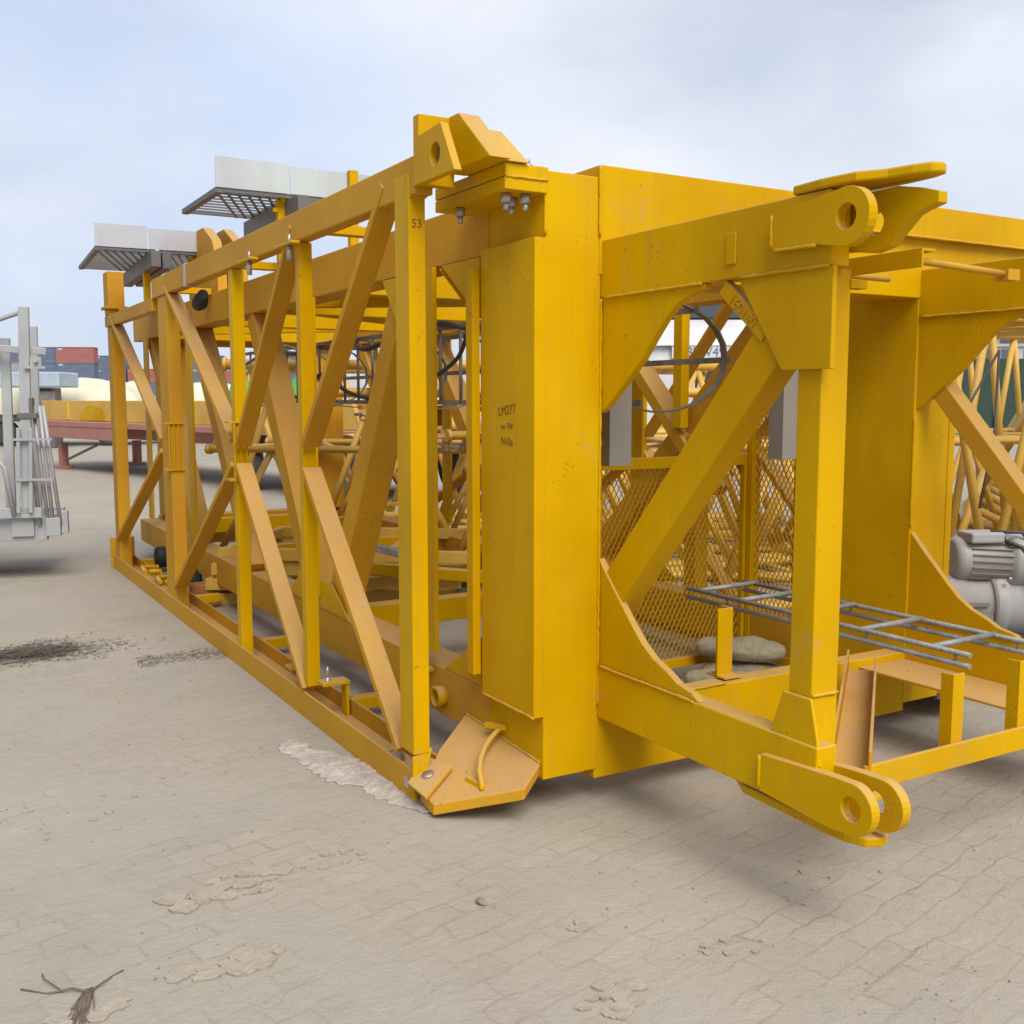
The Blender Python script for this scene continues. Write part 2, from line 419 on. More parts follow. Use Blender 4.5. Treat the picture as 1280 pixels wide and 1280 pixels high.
# --- main trusses
for side in (0, 1):
    mx = (lambda x: x) if side == 0 else (lambda x: MX - x)
    P('main_chord', bx(B(), (mx(.38), -.075, .17), (mx(.56), 7.3, .39)), 'yellow_dust_skytint', bevel=.006)
    P('main_chord', bx(B(), (mx(.38), -.075, 2.18), (mx(.56), 7.3, 2.40)), 'yellow_dust_skytint', bevel=.006)
    for y in (.25, 1.8, 3.3, 4.7, 6.4):
        k = B(); w = .13 if y < 4 else .17
        bx(k, (mx(.352), y+.13, .46), (mx(.372), y+w+.13, 2.178))
        P('truss_post', k, 'yellow')
    dg = [((1.82, .42), (.80, 2.17)), ((3.28, 2.17), (2.16, .40)), ((4.95, 2.17), (3.45, .40)), ((6.6, 2.17), (5.1, .40))]
    if side: dg[0] = ((2.35, .42), (.50, 2.15))
    for i, ((y0, z0), (y1, z1)) in enumerate(dg):
        bar_part('truss_brace', (mx(.47), y0, z0), (mx(.47), y1, z1), .16, .15, (0, 0, 1), 'yellow_dust_skytint', bevel=.006)
P('truss_brace', obar(B(), (2.51, 2.1, 2.17), (2.51, .95, 1.06), .14, .08, (0,0,1)), 'yellow_dust_skytint', bevel=.004)
P('truss_post', bx(B(), (2.415, 1.19, 1.43), (2.475, 1.27, 2.17)), 'yellow')
# gusset where chord and brace meet
for side in (0, 1):
    x0 = .372 if side == 0 else MX-.372-.006
    P('gusset_plate', prism(B(), [(x0,.98,2.175),(x0,.40,2.175),(x0,.55,2.0),(x0,.8,1.94)], (.006,0,0)), 'yellow')
    P('gusset_plate', prism(B(), [(x0,1.5,.395),(x0,2.5,.395),(x0,2.3,.56),(x0,1.75,.56)], (.006,0,0)), 'yellow')
# flanges and pipe stub on the near lower chord
k = B(); lathe(k, (.385, .36, .26), (-1, 0, 0), [(.05, 0), (.05, .05), (.035, .05), (.035, .002)], 20); P('pipe_stub', k, 'yellow', bevel=0)
P('chord_lug', bx(B(), (.30, .44, .355), (.378, .56, .375)), 'yellow_dust_skytint')

# cross members between the two trusses, top and bottom
def xbar(y, z0, z1, d=.12, mat='yellow'):
    P('cross_member', bx(B(), (.563, y, z0), (MX-.563, y+d, z1)), mat)
for y in (1.85, 4.7, 6.9): xbar(y, .25, .39)
for y in (.45, 1.85, 3.35, 4.75, 6.9): xbar(y, 2.20, 2.34, .14)
for (x0, y0), (x1, y1) in (((.58,.6),(2.45,1.85)), ((2.45,2.0),(.58,3.33)), ((.58,3.5),(2.45,4.72)), ((2.45,4.9),(.58,6.9))):
    bar_part('plan_brace', (x0, y0, 2.275), (x1, y1, 2.275), .10, .09, (0,0,1), 'yellow')
for (x0, y0), (x1, y1) in (((2.47,2.0),(.6,4.68)), ((.6,4.85),(2.47,6.88))):
    bar_part('plan_brace', (x0, y0, .32), (x1, y1, .32), .09, .08, (0,0,1), 'yellow')
k = B(); prism(k, [(.37,.35,2.17),(1.0,.35,2.17),(1.0,.35,2.08),(.75,.35,2.02),(.5,.35,2.02)], (0,.012,0)); P('gusset_plate', k, 'yellow')
# roof sheets between the trusses
for y0, y1 in ((2.35, 2.95), (3.75, 4.3)):
    P('roof_plate', bx(B(), (.60, y0, 2.345), (1.9, y1, 2.355)), 'yellow')
# far end frame
P('end_beam', bx(B(), (.56, 7.1, .12), (2.5, 7.3, .42)), 'yellow_dust_skytint')
P('end_beam', bx(B(), (.56, 7.1, 2.15), (2.5, 7.3, 2.42)), 'yellow_dust_skytint')
for x in (.57, 2.19): P('end_post', bx(B(), (x, 7.02, .43), (x+.3, 7.28, 2.14)), 'yellow_dust_skytint')
# rail bridging guard frame and main chord
for y in (1.0, 2.5, 4.2, 6.3):
    P('tie_bar', bx(B(), (.08, y, 2.385), (.375, y+.07, 2.43)), 'yellow'); P('tie_bar', bx(B(), (.195, y, .05), (.375, y+.07, .11)), 'yellow')
for y in (1.0, 2.5, 4.2): P('tie_bar', bx(B(), (MX-.378, y, 2.385), (MX-.08, y+.07, 2.43)), 'yellow')

# --- near end frame: two box columns, cross beams
def column(x0, x1, mirror=False):
    c = P('column', bx(B(), (x0+.045 if not mirror else x0, -.5, .14), (x1 if not mirror else x1-.045, -.08, 2.43)), 'yellow', bevel=.004)
    xa, xb = (x0, x0+.045) if not mirror else (x1-.045, x1)
    build('cladding_plate', bx(B(), (xa, -.5025, .39), (xb+ (0.001 if not mirror else 0), -.09, 2.19)), M['yellow'], c, L0, .003)
    return c
cl = column(.335, .63)
cr = column(2.43, 2.73, True)
P('column_flange', bx(B(), (.298, -.085, .47), (.334, -.03, 2.12)), 'yellow')
k = B(); prism(k, [(.379, .0, 2.179),(.379, .35, 2.179),(.379, .0, 1.93)], (.012,0,0)); P('gusset_plate', k, 'yellow'); k = B(); prism(k, [(.379, .0, .391),(.379, .35, .391),(.379, .0, .60)], (.012,0,0)); P('gusset_plate', k, 'yellow')
P('head_beam', bx(B(), (.62, -.505, 2.07), (3.2, -.2, 2.475)), 'yellow', bevel=.004)
P('head_plate', bx(B(), (2.02, -.54, 2.34), (3.34, -.19, 2.482)), 'yellow', bevel=.004)
P('foot_beam', bx(B(), (.62, -.497, .10), (2.44, -.40, .392)), 'yellow', bevel=.004)
# weld bead and small marks on the column
# --- arms with curved gussets
def curve_gusset(x, base, curve, t=.022):
    return prism(B(), [(x, y, z) for y, z in base+curve], (t, 0, 0))
def arm(x, far_end=True):
    a = P('arm', bx(B(), (x, -1.63, 1.985), (x+.085, -.49, 2.20)), 'yellow', bevel=.005)
    build('gusset', prism(B(), [(x+.006,y,z) for y,z in [(-.49,1.984),(-.49,1.55),(-.53,1.57),(-.64,1.655),(-.75,1.745),(-.82,1.82),(-.88,1.88),(-.94,1.925),(-1.01,1.955),(-1.09,1.97),(-1.09,1.984)]], (.03,0,0)), M['yellow'], a, L0, .003)
    build('gusset', prism(B(), [(x+.0035,y,z) for y,z in [(-1.25,1.984),(-1.645,1.984),(-1.645,1.69),(-1.45,1.69)]], (.018,0,0)), M['yellow'], a, L0, .002)
    b = P('arm', bx(B(), (x, -1.645, .35), (x+.085, -.49, .56)), 'yellow', bevel=.005)
    build('gusset', prism(B(), [(x+.006,y,z) for y,z in [(-.49,.561),(-1.1,.561),(-1.06,.585),(-.98,.60),(-.92,.63),(-.84,.66),(-.77,.705),(-.71,.76),(-.65,.82),(-.57,.90),(-.49,.985)]], (.03,0,0)), M['yellow'], b, L0, .003)
    return a, b
def holes_lug(parent, x, t, out, c, r, name='lug'):
    return build(name, holed(B(), out, c, r, 'yz', x, t), M['yellow'], parent, L0, .0025)
def arc(c, r, a0, a1, n=12): return [(c[0]+r*math.cos(R(a0+(a1-a0)*i/n)), c[1]+r*math.sin(R(a0+(a1-a0)*i/n))) for i in range(n+1)]
for x in (.632, 2.4335):
    a, b = arm(x)
    # upper eye plates
    c = (-1.71, 2.108)
    o1 = arc(c, .082, 75, 285, 16) + [(-1.60, 2.045), (-1.42, 2.045), (-1.42, 2.155), (-1.60, 2.175)]
    holes_lug(a, x-.024, .034, o1, c, .036)
    c2 = (-1.70, 2.10)
    o2 = [(-1.40, 2.045), (-1.40, 2.17), (-1.62, 2.19), (-1.78, 2.19), (-1.86, 2.172), (-1.915, 2.155), (-1.915, 2.125), (-1.87, 2.115), (-1.84, 2.105), (-1.79, 2.06), (-1.76, 2.03), (-1.70, 2.018), (-1.62, 2.03)]
    holes_lug(a, x+.10, .036, o2[::-1], c2, .034)
    # top hook plate: long finger with a rounded tip
    hp = [(x-.0, -1.48), (x-.012, -1.60), (x+.0, -1.72), (x+.045, -1.79), (x+.06, -1.86), (x+.08, -1.905), (x+.11, -1.92), (x+.14, -1.905), (x+.155, -1.86), (x+.16, -1.78), (x+.155, -1.62), (x+.14, -1.48)]
    build('hook_plate', prism(B(), [(p[0], p[1], 2.2025) for p in hp], (0,0,.028)), M['yellow'], a, L0, .006)
    # lower fork
    c = (-1.80, .43)
    o1 = arc(c, .078, 80, -100, 16)[::-1] and [(c[0]+.078*math.cos(R(t)), c[1]+.078*math.sin(R(t))) for t in range(95, 276, 12)] + [(-1.72, .345), (-1.43, .365), (-1.43, .485), (-1.72, .505)]
    holes_lug(b, x-.024, .034, o1, c, .036)
    o2 = [(-1.825+.078*math.cos(R(t)), .43+.078*math.sin(R(t))) for t in range(95, 276, 12)] + [(-1.74, .352), (-1.43, .352), (-1.43, .48), (-1.74, .505)]
    holes_lug(b, x+.075, .034, o2, (-1.80, .43), .036)
    bp_ = [(x+.03, -1.30), (x+.02, -1.58), (x+.015, -1.66), (x+.02, -1.74), (x+.045, -1.80), (x+.09, -1.825), (x+.13, -1.81), (x+.15, -1.76), (x+.15, -1.6), (x+.12, -1.15)]
    build('base_plate', prism(B(), [(p[0], p[1], .30) for p in bp_], (0,0,.03)), M['yellow'], b, L0, .006)
# front post, diagonal and stiffener on the left arm
P('arm_post', bx(B(), (.655, -1.595, .50), (.765, -1.50, 1.984)), 'yellow', bevel=.004)
P('arm_cover_plate', prism(B(), [(.640,-1.44,.562),(.640,-1.49,.70),(.640,-1.605,.70),(.640,-1.63,.60),(.640,-1.65,.50),(.640,-1.44,.562)][:5], (.012,0,0)), 'yellow')
P('stiffener', bx(B(), (.625, -1.20, 2.03), (.6315, -1.245, 2.13)), 'yellow', bevel=.002)
P('arm_brace', obar(B(), (.698, -.47, .76), (.698, -1.40, 1.80), .10, .147, (0,0,1)), 'yellow', bevel=.004)
pl = P('stamped_plate', obar(B(), (.656, -1.17, 1.965), (.656, -1.37, 1.80), .030, .052, (0,.64,.77)), 'yellow', bevel=.002, label='yellow plate stamped with raised figures')
d_ = V((0,-.2,-.165)).normalized()
text_mesh('raised_figures', '160140', .05, M['yellow_dust_skytint'], pl, basis((.6400,-1.27,1.882), d_, (0,d_.z,-d_.y)), L0, .003)
# right arm diagonal and post
P('arm_brace', obar(B(), (2.50, -.47, 1.80), (2.50, -1.40, .76), .095, .085, (0,0,1)), 'yellow_dust_skytint', bevel=.004)
P('arm_post', bx(B(), (2.46, -1.595, .50), (2.57, -1.50, 1.984)), 'yellow', bevel=.004)
# taupe dusty floor flange inside right arm, shelf on left arm
P('arm_flange', bx(B(), (2.12, -1.45, .348), (2.4325, -.499, .360)), 'yellow_dust_skytint')
P('arm_flange', bx(B(), (.72, -1.0, .352), (.90, -.501, .364)), 'yellow_dust_skytint')
P('plan_channel', profile(B(), (.92, -1.52, .372), (2.02, -.60, .372), chan(.13, .10, .010)), 'yellow_dust_skytint', bevel=.002)
P('front_tie', bx(B(), (.95, -1.56, .335), (2.43, -1.545, .42)), 'yellow')
P('tie_lug', bx(B(), (.90, -1.60, .318), (1.04, -1.50, .334)), 'yellow')
for x, y, z0 in ((1.42, -1.5425, .345), (1.79, -1.5425, .345)):
    k = B(); bx(k, (x-.03, y, z0), (x+.03, y+.008, .66)); bx(k, (x-.03, y+.0085, z0), (x-.022, y+.05, .66)); P('ladder_support', k, 'yellow', bevel=.001)
k = B(); bx(k, (1.32, -.42, .399), (1.405, -.408, .70)); bx(k, (1.397, -.407, .399), (1.405, -.35, .70)); bx(k, (1.32, -.47, .399), (1.42, -.35, .407)); P('ladder_support', k, 'yellow', bevel=.001)

# --- hanging channel and rods under the head beam
k = B(); bx(k, (.93, -1.71, 1.99), (.938, -1.36, 2.045)); bx(k, (.9385, -1.71, 2.037), (.99, -1.36, 2.045)); P('cable_tray', k, 'yellow', bevel=.001)
k = B(); tube(k, [(.94, -1.69, 2.01), (1.42, -1.64, 2.005)], .011); bx(k, (1.41, -1.66, 1.985), (1.47, -1.61, 2.02)); P('tray_rod', k, 'yellow_dust_skytint', bevel=0)
k = B(); tube(k, [(.72, -1.40, 2.0), (1.18, -1.38, 2.0)], .010); P('tray_rod', k, 'yellow_dust_skytint', bevel=0)
k = B(); bx(k, (.76, -1.60, 1.93), (.83, -1.56, 1.955)); P('tray_lug', k, 'yellow', bevel=.001)

# --- corner feet (sloping plates) and pin plates
def foot(mx, label=None):
    pts = [(.372,.124,.241), (.379,-.48,.200), (.261,-.56,.148), (-.007,-.33,.061), (.0,-.20,.073), (.173,-.015,.154)]
    k = B(); prism(k, [(mx(a), b, c) for a, b, c in pts], (0, .003, -.045))
    f = P('corner_foot', k, 'yellow_dust_skytint', bevel=.004)
    return f
foot(lambda x: x)
foot(lambda x: MX-x)
# pin plate lying on the left foot
nrm = V((-.36,-.068,.93)).normalized()
pb = [V((-.028,-.15,.078)), V((-.018,-.295,.064)), V((.14,-.21,.137)), V((.10,-.06,.135))]
k = B(); prism(k, [p + nrm*.004 for p in pb], nrm*.016)
pp = P('pin_plate', k, 'yellow_dust_skytint', bevel=.002)
cc = sum(pb, V((0,0,0)))/4 + nrm*.020
k = B(); lathe(k, cc, nrm, [(.026, 0), (.026, .006), (.0, .0065)], 24); build('pin', k, M['pin'], pp, L0)
k = B(); tube(k, [(.372,-.20,.265), (.34,-.207,.258), (.295,-.235,.245), (.25,-.265,.222), (.205,-.315,.197), (.173,-.365,.17), (.160,-.41,.135), (.155,-.42,.115)], .011, 8); obar(k, (.33,-.13,.268), (.375,-.23,.275), .02, .02); obar(k, (.15,-.31,.128), (.165,-.42,.125), .02, .02)
P('lifting_handle', k, 'yellow', bevel=0)
# top knuckle
k = B(); bx(k, (.205, -.515, 2.392), (.385, .05, 2.437)); P('knuckle_flange', k, 'yellow', bevel=.003)
fl = k = B(); bx(k, (.205, -.512, 2.345), (.383, .05, 2.389)); fl = P('knuckle_flange', k, 'yellow', bevel=.003)
for x, y in ((.25,-.44), (.32,-.46), (.24, -.10), (.31, -.38)):
    k = B(); bolt(k, (x, y, 2.343), .02, .032, (0,0,-1)); build('bolt', k, M['bolt'], fl, L0)
k = B(); bolt(k, (.34, -.44, 2.436), .02, .02); build('bolt_head', k, M['bolt'], fl, L0)
# slanted block
k = B(); prism(k, [(.12,-.20,2.64),(.12,-.32,2.638),(.12,-.56,2.439),(.12,-.22,2.439)], (.085,0,0)); P('knuckle_block', k, 'yellow', bevel=.004)
k = B(); prism(k, [(.2065,-.24,2.60),(.2065,-.33,2.59),(.2065,-.53,2.439),(.2065,-.22,2.439)], (.09,0,0)); P('knuckle_block', k, 'yellow', bevel=.004)
k = B(); bx(k, (-.006, -.248, 2.385), (.14, -.20, 2.635)); P('knuckle_plate', k, 'yellow', bevel=.003)
k = B(); holed(k, [(-.255,2.385),(-.56,2.385)][::1] and [(-.25,2.385),(-.25,2.555),(-.43,2.565),(-.535,2.385)], (-.385,2.465), .040, 'yz', -.008, .03)
P('knuckle_plate', k, 'yellow', bevel=.002)
k = B(); lathe(k, (.0222,-.385,2.465), (1,0,0), [(.045,0),(.045,.012)], 20); P('pin_bore', k, 'pin', bevel=0)

# --- lifting ears on the top
for x in (.40, .56):
    k = B(); prism(k, [(x,4.1,2.40),(x,5.0,2.40),(x,5.0,2.70),(x,4.92,2.82),(x,4.72,2.92),(x,4.50,2.92),(x,4.25,2.80),(x,4.12,2.62)], (.07,0,0)); P('lifting_ear', k, 'yellow_dust_skytint')
# tape wrap and hose end on the top rail
k = B(); tube(k, [(.10, 3.35, 2.30), (.14, 3.6, 2.27), (.2, 3.9, 2.28)], [.035,.055,.045], 12); P('rubber_wrap', k, 'black', bevel=0)
k = B(); bx(k, (-.004, 3.40, 2.355), (.079, 3.45, 2.505)); P('tape_band', k, 'toe', bevel=0)

# --- grey guide plates
for x in (.80, 1.76):
    k = B(); bx(k, (x, -.33, 1.33), (x+.11, -.32, 2.06)); bx(k, (x, -.319, 1.33), (x+.01, -.24, 2.06)); P('guide_plate', k, 'shoe', bevel=.001)

# --- mesh guard panels (expanded metal)
def mesh_panel(org, ux, uz, w, h, sx=.034, sz=.062, r=.0032):
    k = B(); ux = V(ux); uz = V(uz); o = V(org)
    nx = int(w/sx); nzz = int(h/sz)
    ny = ux.cross(uz).normalized()
    def seg(a, b, c, d):
        # clip to panel
        p0 = [a, b]; p1 = [c, d]
        t0, t1 = 0., 1.
        for (p, q, lo, hi) in ((a, c, 0, w), (b, d, 0, h)):
            dd = q-p
            if abs(dd) < 1e-9: continue
            ta, tb = (lo-p)/dd, (hi-p)/dd
            if ta > tb: ta, tb = tb, ta
            t0 = max(t0, ta); t1 = min(t1, tb)
        if t1-t0 < 1e-3: return
        A = o + ux*(a+(c-a)*t0) + uz*(b+(d-b)*t0); Bp = o + ux*(a+(c-a)*t1) + uz*(b+(d-b)*t1)
        obar(k, A, Bp, .0022, .0075, ny)
    slope = sz/sx
    i = -int(h/sz)-2
    while i*sx < w:
        seg(i*sx, 0, i*sx + h/slope, h)
        seg(i*sx + h/slope, 0, i*sx, h)
        i += 1
    return k
def mesh_screen(org, ux, w, h):
    o = V(org); ux = V(ux)
    k = B(); uz = V((0,0,1)); n = ux.cross(uz)
    def fb(a, b): obar(k, a, b, .035, .035, n)
    fb(o, o+uz*h); fb(o+ux*w, o+ux*w+uz*h)
    obar(k, o+uz*(h-.03)+ux*.018, o+uz*(h-.03)+ux*(w-.018), .034, .06, uz); obar(k, o+uz*.03+ux*.018, o+uz*.03+ux*(w-.018), .034, .05, uz)
    f = P('mesh_screen', k, 'yellow', bevel=.002)
    m_ = build('expanded_mesh', mesh_panel(o - n*.02 , ux, uz, w, h), M['yellow'], f, L0)
    return f
mesh_screen((1.46, .70, .10), (1,0,0), 1.03, 1.19)
mesh_screen((2.51, .66, .12), (0,-1,0), .80, 1.46)
mesh_screen((1.44, .74, .12), (0,1,0), .55, 1.15)
P('screen_post', bx(B(), (2.30, .90, .40), (2.40, 1.0, 1.40)), 'yellow_dust_skytint')

# --- caged access ladder lying inside the frame
k0 = B(); lx, lz = 1.62, 1.83; rad = .33
for dz in (-.2, .2):
    bx(k0, (1.32-.006, .15, 1.57), (1.32+.006, 6.9, 1.60)) if dz < 0 else bx(k0, (1.32-.006, .15, 2.04), (1.32+.006, 6.9, 2.07))
lad = P('access_ladder', k0, 'bar_grey', bevel=0)
for i in range(23): build('rung', tube(B(), [(1.32, .3+i*.28, 1.58), (1.32, .3+i*.28, 2.05)], .011, 6), M['bar_grey'], lad, L0)
def hoop(y):
    pts = [V((1.32, y, 1.56))] + [V((1.50+.42*math.sin(R(t)), y, 1.81-.27*math.cos(R(t)))) for t in range(0, 181, 15)] + [V((1.32, y, 2.07))]
    k = B()
    for a, b in zip(pts, pts[1:]): obar(k, a, b, .010, .040, (0,1,0)) if False else obar(k, a, b, .040, .008, (b-a).cross(V((0,1,0))))
    return k
for i in range(9): build('cage_hoop', hoop(.25+i*.78), M['bar_grey'], lad, L0)
for t in (88, 150):
    x = 1.50+.415*math.sin(R(t)); z = 1.81-.265*math.cos(R(t)); build('cage_strip', bx(B(), (x-.004, .2, z-.015), (x+.004, 6.6, z+.015)), M['bar_grey'], lad, L0)
# little spindle bracket
k = B(); tube(k, [(.75, 2.0, .98), (.75, 2.0, 1.55)], .010, 8); bx(k, (.66, 1.97, 1.545), (.95, 2.03, 1.57)); bx(k, (.60, 1.97, .965), (.95, 2.03, .98)); P('spindle_bracket', k, 'yellow_dust_skytint', bevel=0)

# --- grating walkways on top
def walkway(ox, oy, oz, w, d, yaw, toe_h, label):
    rt = Matrix.Translation((ox, oy, oz)) @ Matrix.Rotation(yaw, 4, 'Z')
    def T(bm): bmesh.ops.transform(bm, matrix=rt, verts=bm.verts); return bm
    k = B(); t = .03
    for x0 in (0, w*.42, w*.42+.07, w-.05): bx(k, (x0, .0, -.03), (x0+.04, d, 0))
    for y0 in (0, d-.03): bx(k, (.041, y0, -.025), (w*.42-.001, y0+.02, 0)); bx(k, (w*.42+.1151, y0, -.025), (w-.0501, y0+.02, 0))
    bx(k, (w*.42-.02, -.18, -.15), (w*.42+.05, d+.1, -.032)); bx(k, (w*.42+.075, -.1, -.15), (w*.42+.14, d+.05, -.032))
    f = P('walkway', T(k), 'galv_dark', bevel=.001, label=label)
    k = B(); n1 = int(w/.06); 
    for i in range(n1): 
        obar(k, (i*.06, 0, -.02), (min(w, i*.06+.35), d if i*.06+.35 <= w else d*(w-i*.06)/.35, -.02), .012, .012)
    for i in range(int(d/.09)): bx(k, (0.02, i*.09+.02, -.018), (w-.02, i*.09+.027, -.008))
    build('grating', T(k), M['galv_dark'], f, L0)
    k = B(); bx(k, (0, -.008, 0), (w*.40, -.002, toe_h)); bx(k, (w*.40+.01, -.008, 0), (w, -.002, toe_h*.92))
    build('toe_board', T(k), M['toe'], f, L0)
    return f
walkway(-.08, 2.28, 2.80, 1.05, .82, 0, .17, 'grey steel grating walkway with pale toe boards, nearer one')
walkway(-.35, 4.75, 2.76, .95, 1.35, R(-3), .17, 'grey steel grating walkway with pale toe boards at the far end')
for x, y in ((.30, 2.34), (.52, 1.75)):
    k = B(); bx(k, (x, y, 2.41), (x+.05, y+.05, 2.86 if y < 2 else 2.79)); bx(k, (x-.03, y-.01, 2.70), (x-.001, y+.015, 2.725)); P('walkway_bracket', k, 'yellow')
for x, y in ((.05, 5.0), (.3, 5.6)):
    P('walkway_bracket', bx(B(), (x, y, 2.38), (x+.05, y+.05, 2.62)), 'yellow')

# handwriting on the column cladding (faces -x)
mt = basis((.3335, -.30, 1.555), (0,-1,0), (0,0,1))
text_mesh('marker_writing', 'LM277', .05, M['ink'], cl, basis((.3335,-.30,1.56), (0,-1,.10), (0,.15,1)), L0, .0004)
text_mesh('marker_writing', 'uu 10e', .034, M['ink'], cl, basis((.3335,-.30,1.50), (0,-1,.05), (0,.2,1)), L0, .0004)
text_mesh('marker_writing', 'N10a', .042, M['ink'], cl, basis((.3335,-.30,1.44), (0,-1,-.08), (0,.15,1)), L0, .0004)
text_mesh('stamped_number', '53', .045, M['ink'], fr, basis((.030,-.1495,2.26), (1,0,0), (0,0,1)), L0, .0004)
text_mesh('stamped_number', '237', .045, M['ink'], fr, basis((2.42,2.0,1.0), (0,-1,0), (0,0,1)), L0, .0004)

rw = random.Random(11)
def weld(a, b, r=.0055):
    a = V(a); b = V(b); nn = max(6, int((b-a).length/.018)); k = B()
    pts = [a+(b-a)*(i/nn)+V((rw.uniform(-1,1), rw.uniform(-1,1), rw.uniform(-1,1)))*.0012 for i in range(nn+1)]
    tube(k, pts, [r*rw.uniform(.75,1.3) for _ in pts], 6); return build('weld_bead', k, M['yellow'], fr, L0)
for a, b in (((.631,-.502,.40),(.631,-.502,1.98)), ((.620,-.506,2.21),(.620,-.506,2.47)), ((.381,-.501,2.2),(.381,-.501,2.42)), ((.337,-.5045,.40),(.337,-.5045,.40001+.0)), ((.380,-.10,.40),(.380,-.10,.17)),
             ((.629,-.52,1.984),(.629,-1.08,1.984)), ((.630,-1.26,1.984),(.630,-1.63,1.984)), ((.629,-.51,.561),(.629,-1.08,.561)), ((.607,-1.421,2.05),(.607,-1.421,2.15)), ((.607,-1.429,.37),(.607,-1.429,.48)),
             ((.61,-1.43,2.045),(.61,-1.6,2.042)), ((.655,-1.597,.705),(.765,-1.597,.705)), ((2.430,-.51,1.984),(2.430,-1.08,1.984)), ((2.430,-.51,.561),(2.430,-1.08,.561)), ((2.432,-.502,1.0),(2.432,-.502,1.52)),
             ((.372,.124,.243),(.379,-.48,.203)), ((.38,-.075,2.178),(.38,-.075,2.40)), ((-.002,-.15,2.36),(.07,-.15,2.36)), ((.63,-.499,.39),(1.3,-.499,.396)), ((2.02,-.541,2.34),(3.3,-.541,2.34)), ((.335,-.095,.392),(.335,-.5,.392)), ((.208,-.513,2.3905),(.383,-.513,2.3905))):
    if (V(b)-V(a)).length > .02: weld(a, b)

# ------------------------------------------------------------------ loose things at the frame
# rebar ladder lying on the supports
ld = thing('steel_ladder', 'thin grey double-rail steel ladder lying across small yellow supports', 'ladder', (1.7, -.75, .66), 0)
def lrail(x): 
    k = B()
    for z in (.005, .045): tube(k, [(x, -.76, z), (x, .78, z)], .0105, 8)
    for y in (-.7, -.3, .1, .5): tube(k, [(x, y, .005), (x, y, .045)], .006, 6)
    return k
build('rail', lrail(-.18), M['rebar'], ld); build('rail', lrail(.18), M['rebar'], ld)
for y in (-.60, -.27, .08, .42, .70):
    k = B(); tube(k, [(-.18, y, .045), (.18, y, .05)], .012, 8); build('rung', k, M['rebar'], ld)

def sack(loc, rz, ln, r, label, sd):
    k = B(); prof = []
    n = 36
    for i in range(n+1):
        t = i/n; prof.append((r*(math.sin(math.pi*min(1, max(0, t*.96+.02)))**.30), (t-.5)*ln))
    lathe(k, (0,0,r*.8), (1,0,0), prof, 32)
    for v in k.verts:
        q_ = V((v.co.x*7, v.co.y*22, v.co.z*22)); nn = noise.noise(v.co*7 + V((sd, 0, 0)))*.018 + abs(noise.noise(q_ + V((0,sd,0))))*.016 + noise.noise(v.co*40)*.004
        v.co += v.co.normalized()*nn; v.co.z = max(v.co.z*.85, .003)
    o = build('sandbag', k, M['sack'], smooth=True); o.location = loc; o.rotation_euler = (0,0,rz)
    return tag(o, label, 'sandbag', 'old sacks heaped behind the front beam')
sack((2.13, .40, .0), R(-50), .46, .09, 'old grey-green rolled sack lying nearest on the ground behind the front post', 1)
sack((2.30, .46, .0), R(-46), .46, .105, 'rolled sack lying beneath the pale one, behind the nearest sack', 4)
sack((2.27, .46, .165), R(-48), .46, .085, 'pale beige rolled sack on top of the other sacks', 7)

# timber packer and roller under the chord
k = B(); bx(k, (0,0,0), (.62,.16,.165)); o = build('timber_block', k, M['wood'], bevel=.006); o.location = (.2, 4.35, 0); o.rotation_euler = (0,0,R(8))
tag(o, 'brown timber packing block under the lower yellow beam', 'timber')
k = B(); lathe(k, (0,0,0), (1,0,0), [(.02,0),(.085,0),(.10,.02),(.10,.08),(.085,.10),(.02,.10)], 26); o = build('rubber_roller', k, M['black']); o.location = (.30, 4.95, .10)
tag(o, 'black rubber roller beside the timber block under the beam', 'roller', None)
k = B(); lathe(k, (0,0,0), (1,0,0), [(.02,0),(.085,0),(.10,.02),(.10,.08),(.085,.10),(.02,.10)], 26); o = build('rubber_roller', k, M['black']); o.location = (.30, 6.2, .14)
tag(o, 'black rubber roller at the far end beside the last guard post', 'roller')

# crumpled sheet under the rail corner
def sheet():
    k = B(); nx, ny = 150, 36
    P0, P1 = V((-.235, .83, 0)), V((.03, -.27, 0)); d = (P1-P0); s = V((d.y, -d.x, 0)).normalized()
    g_ = []
    for i in range(nx+1):
        t = i/nx; row = []
        w = .115*(math.sin(math.pi*(t*.9+.05))**.6)*(1+.55*noise.noise(V((t*9, 3, 0)))+.3*noise.noise(V((t*26, 8, 0))))
        cen = P0 + d*t - s*(.02 + .03*noise.noise(V((t*4, 0, 7))))
        for j in range(ny+1):
            u = j/ny*2-1
            p = cen + s*(u*w)
            q = V((p.x*17, p.y*17, 0)); h = .030*(1-u*u)**.5 * (.2+1.5*abs(noise.noise(q))) + .022*abs(noise.noise(q*2.3))*(1-abs(u)**4) + .008*abs(noise.noise(q*6))
            p = p + V((noise.noise(q*.9)*.014, noise.noise(q*.9+V((9,9,9)))*.014, 0)); p.z = .002 + h*.42
            row.append(k.verts.new(p))
        g_.append(row)
    for i in range(nx):
        for j in range(ny): k.faces.new((g_[i][j], g_[i+1][j], g_[i+1][j+1], g_[i][j+1]))
    return k
o = build('plastic_sheet', sheet(), M['sheet'], off=(0,0,0), smooth=True)
tag(o, 'crumpled dirty pale plastic sheet trapped along the yellow bottom rail', 'plastic sheet')
sd = o.modifiers.new('thick', 'SOLIDIFY'); sd.thickness = .002

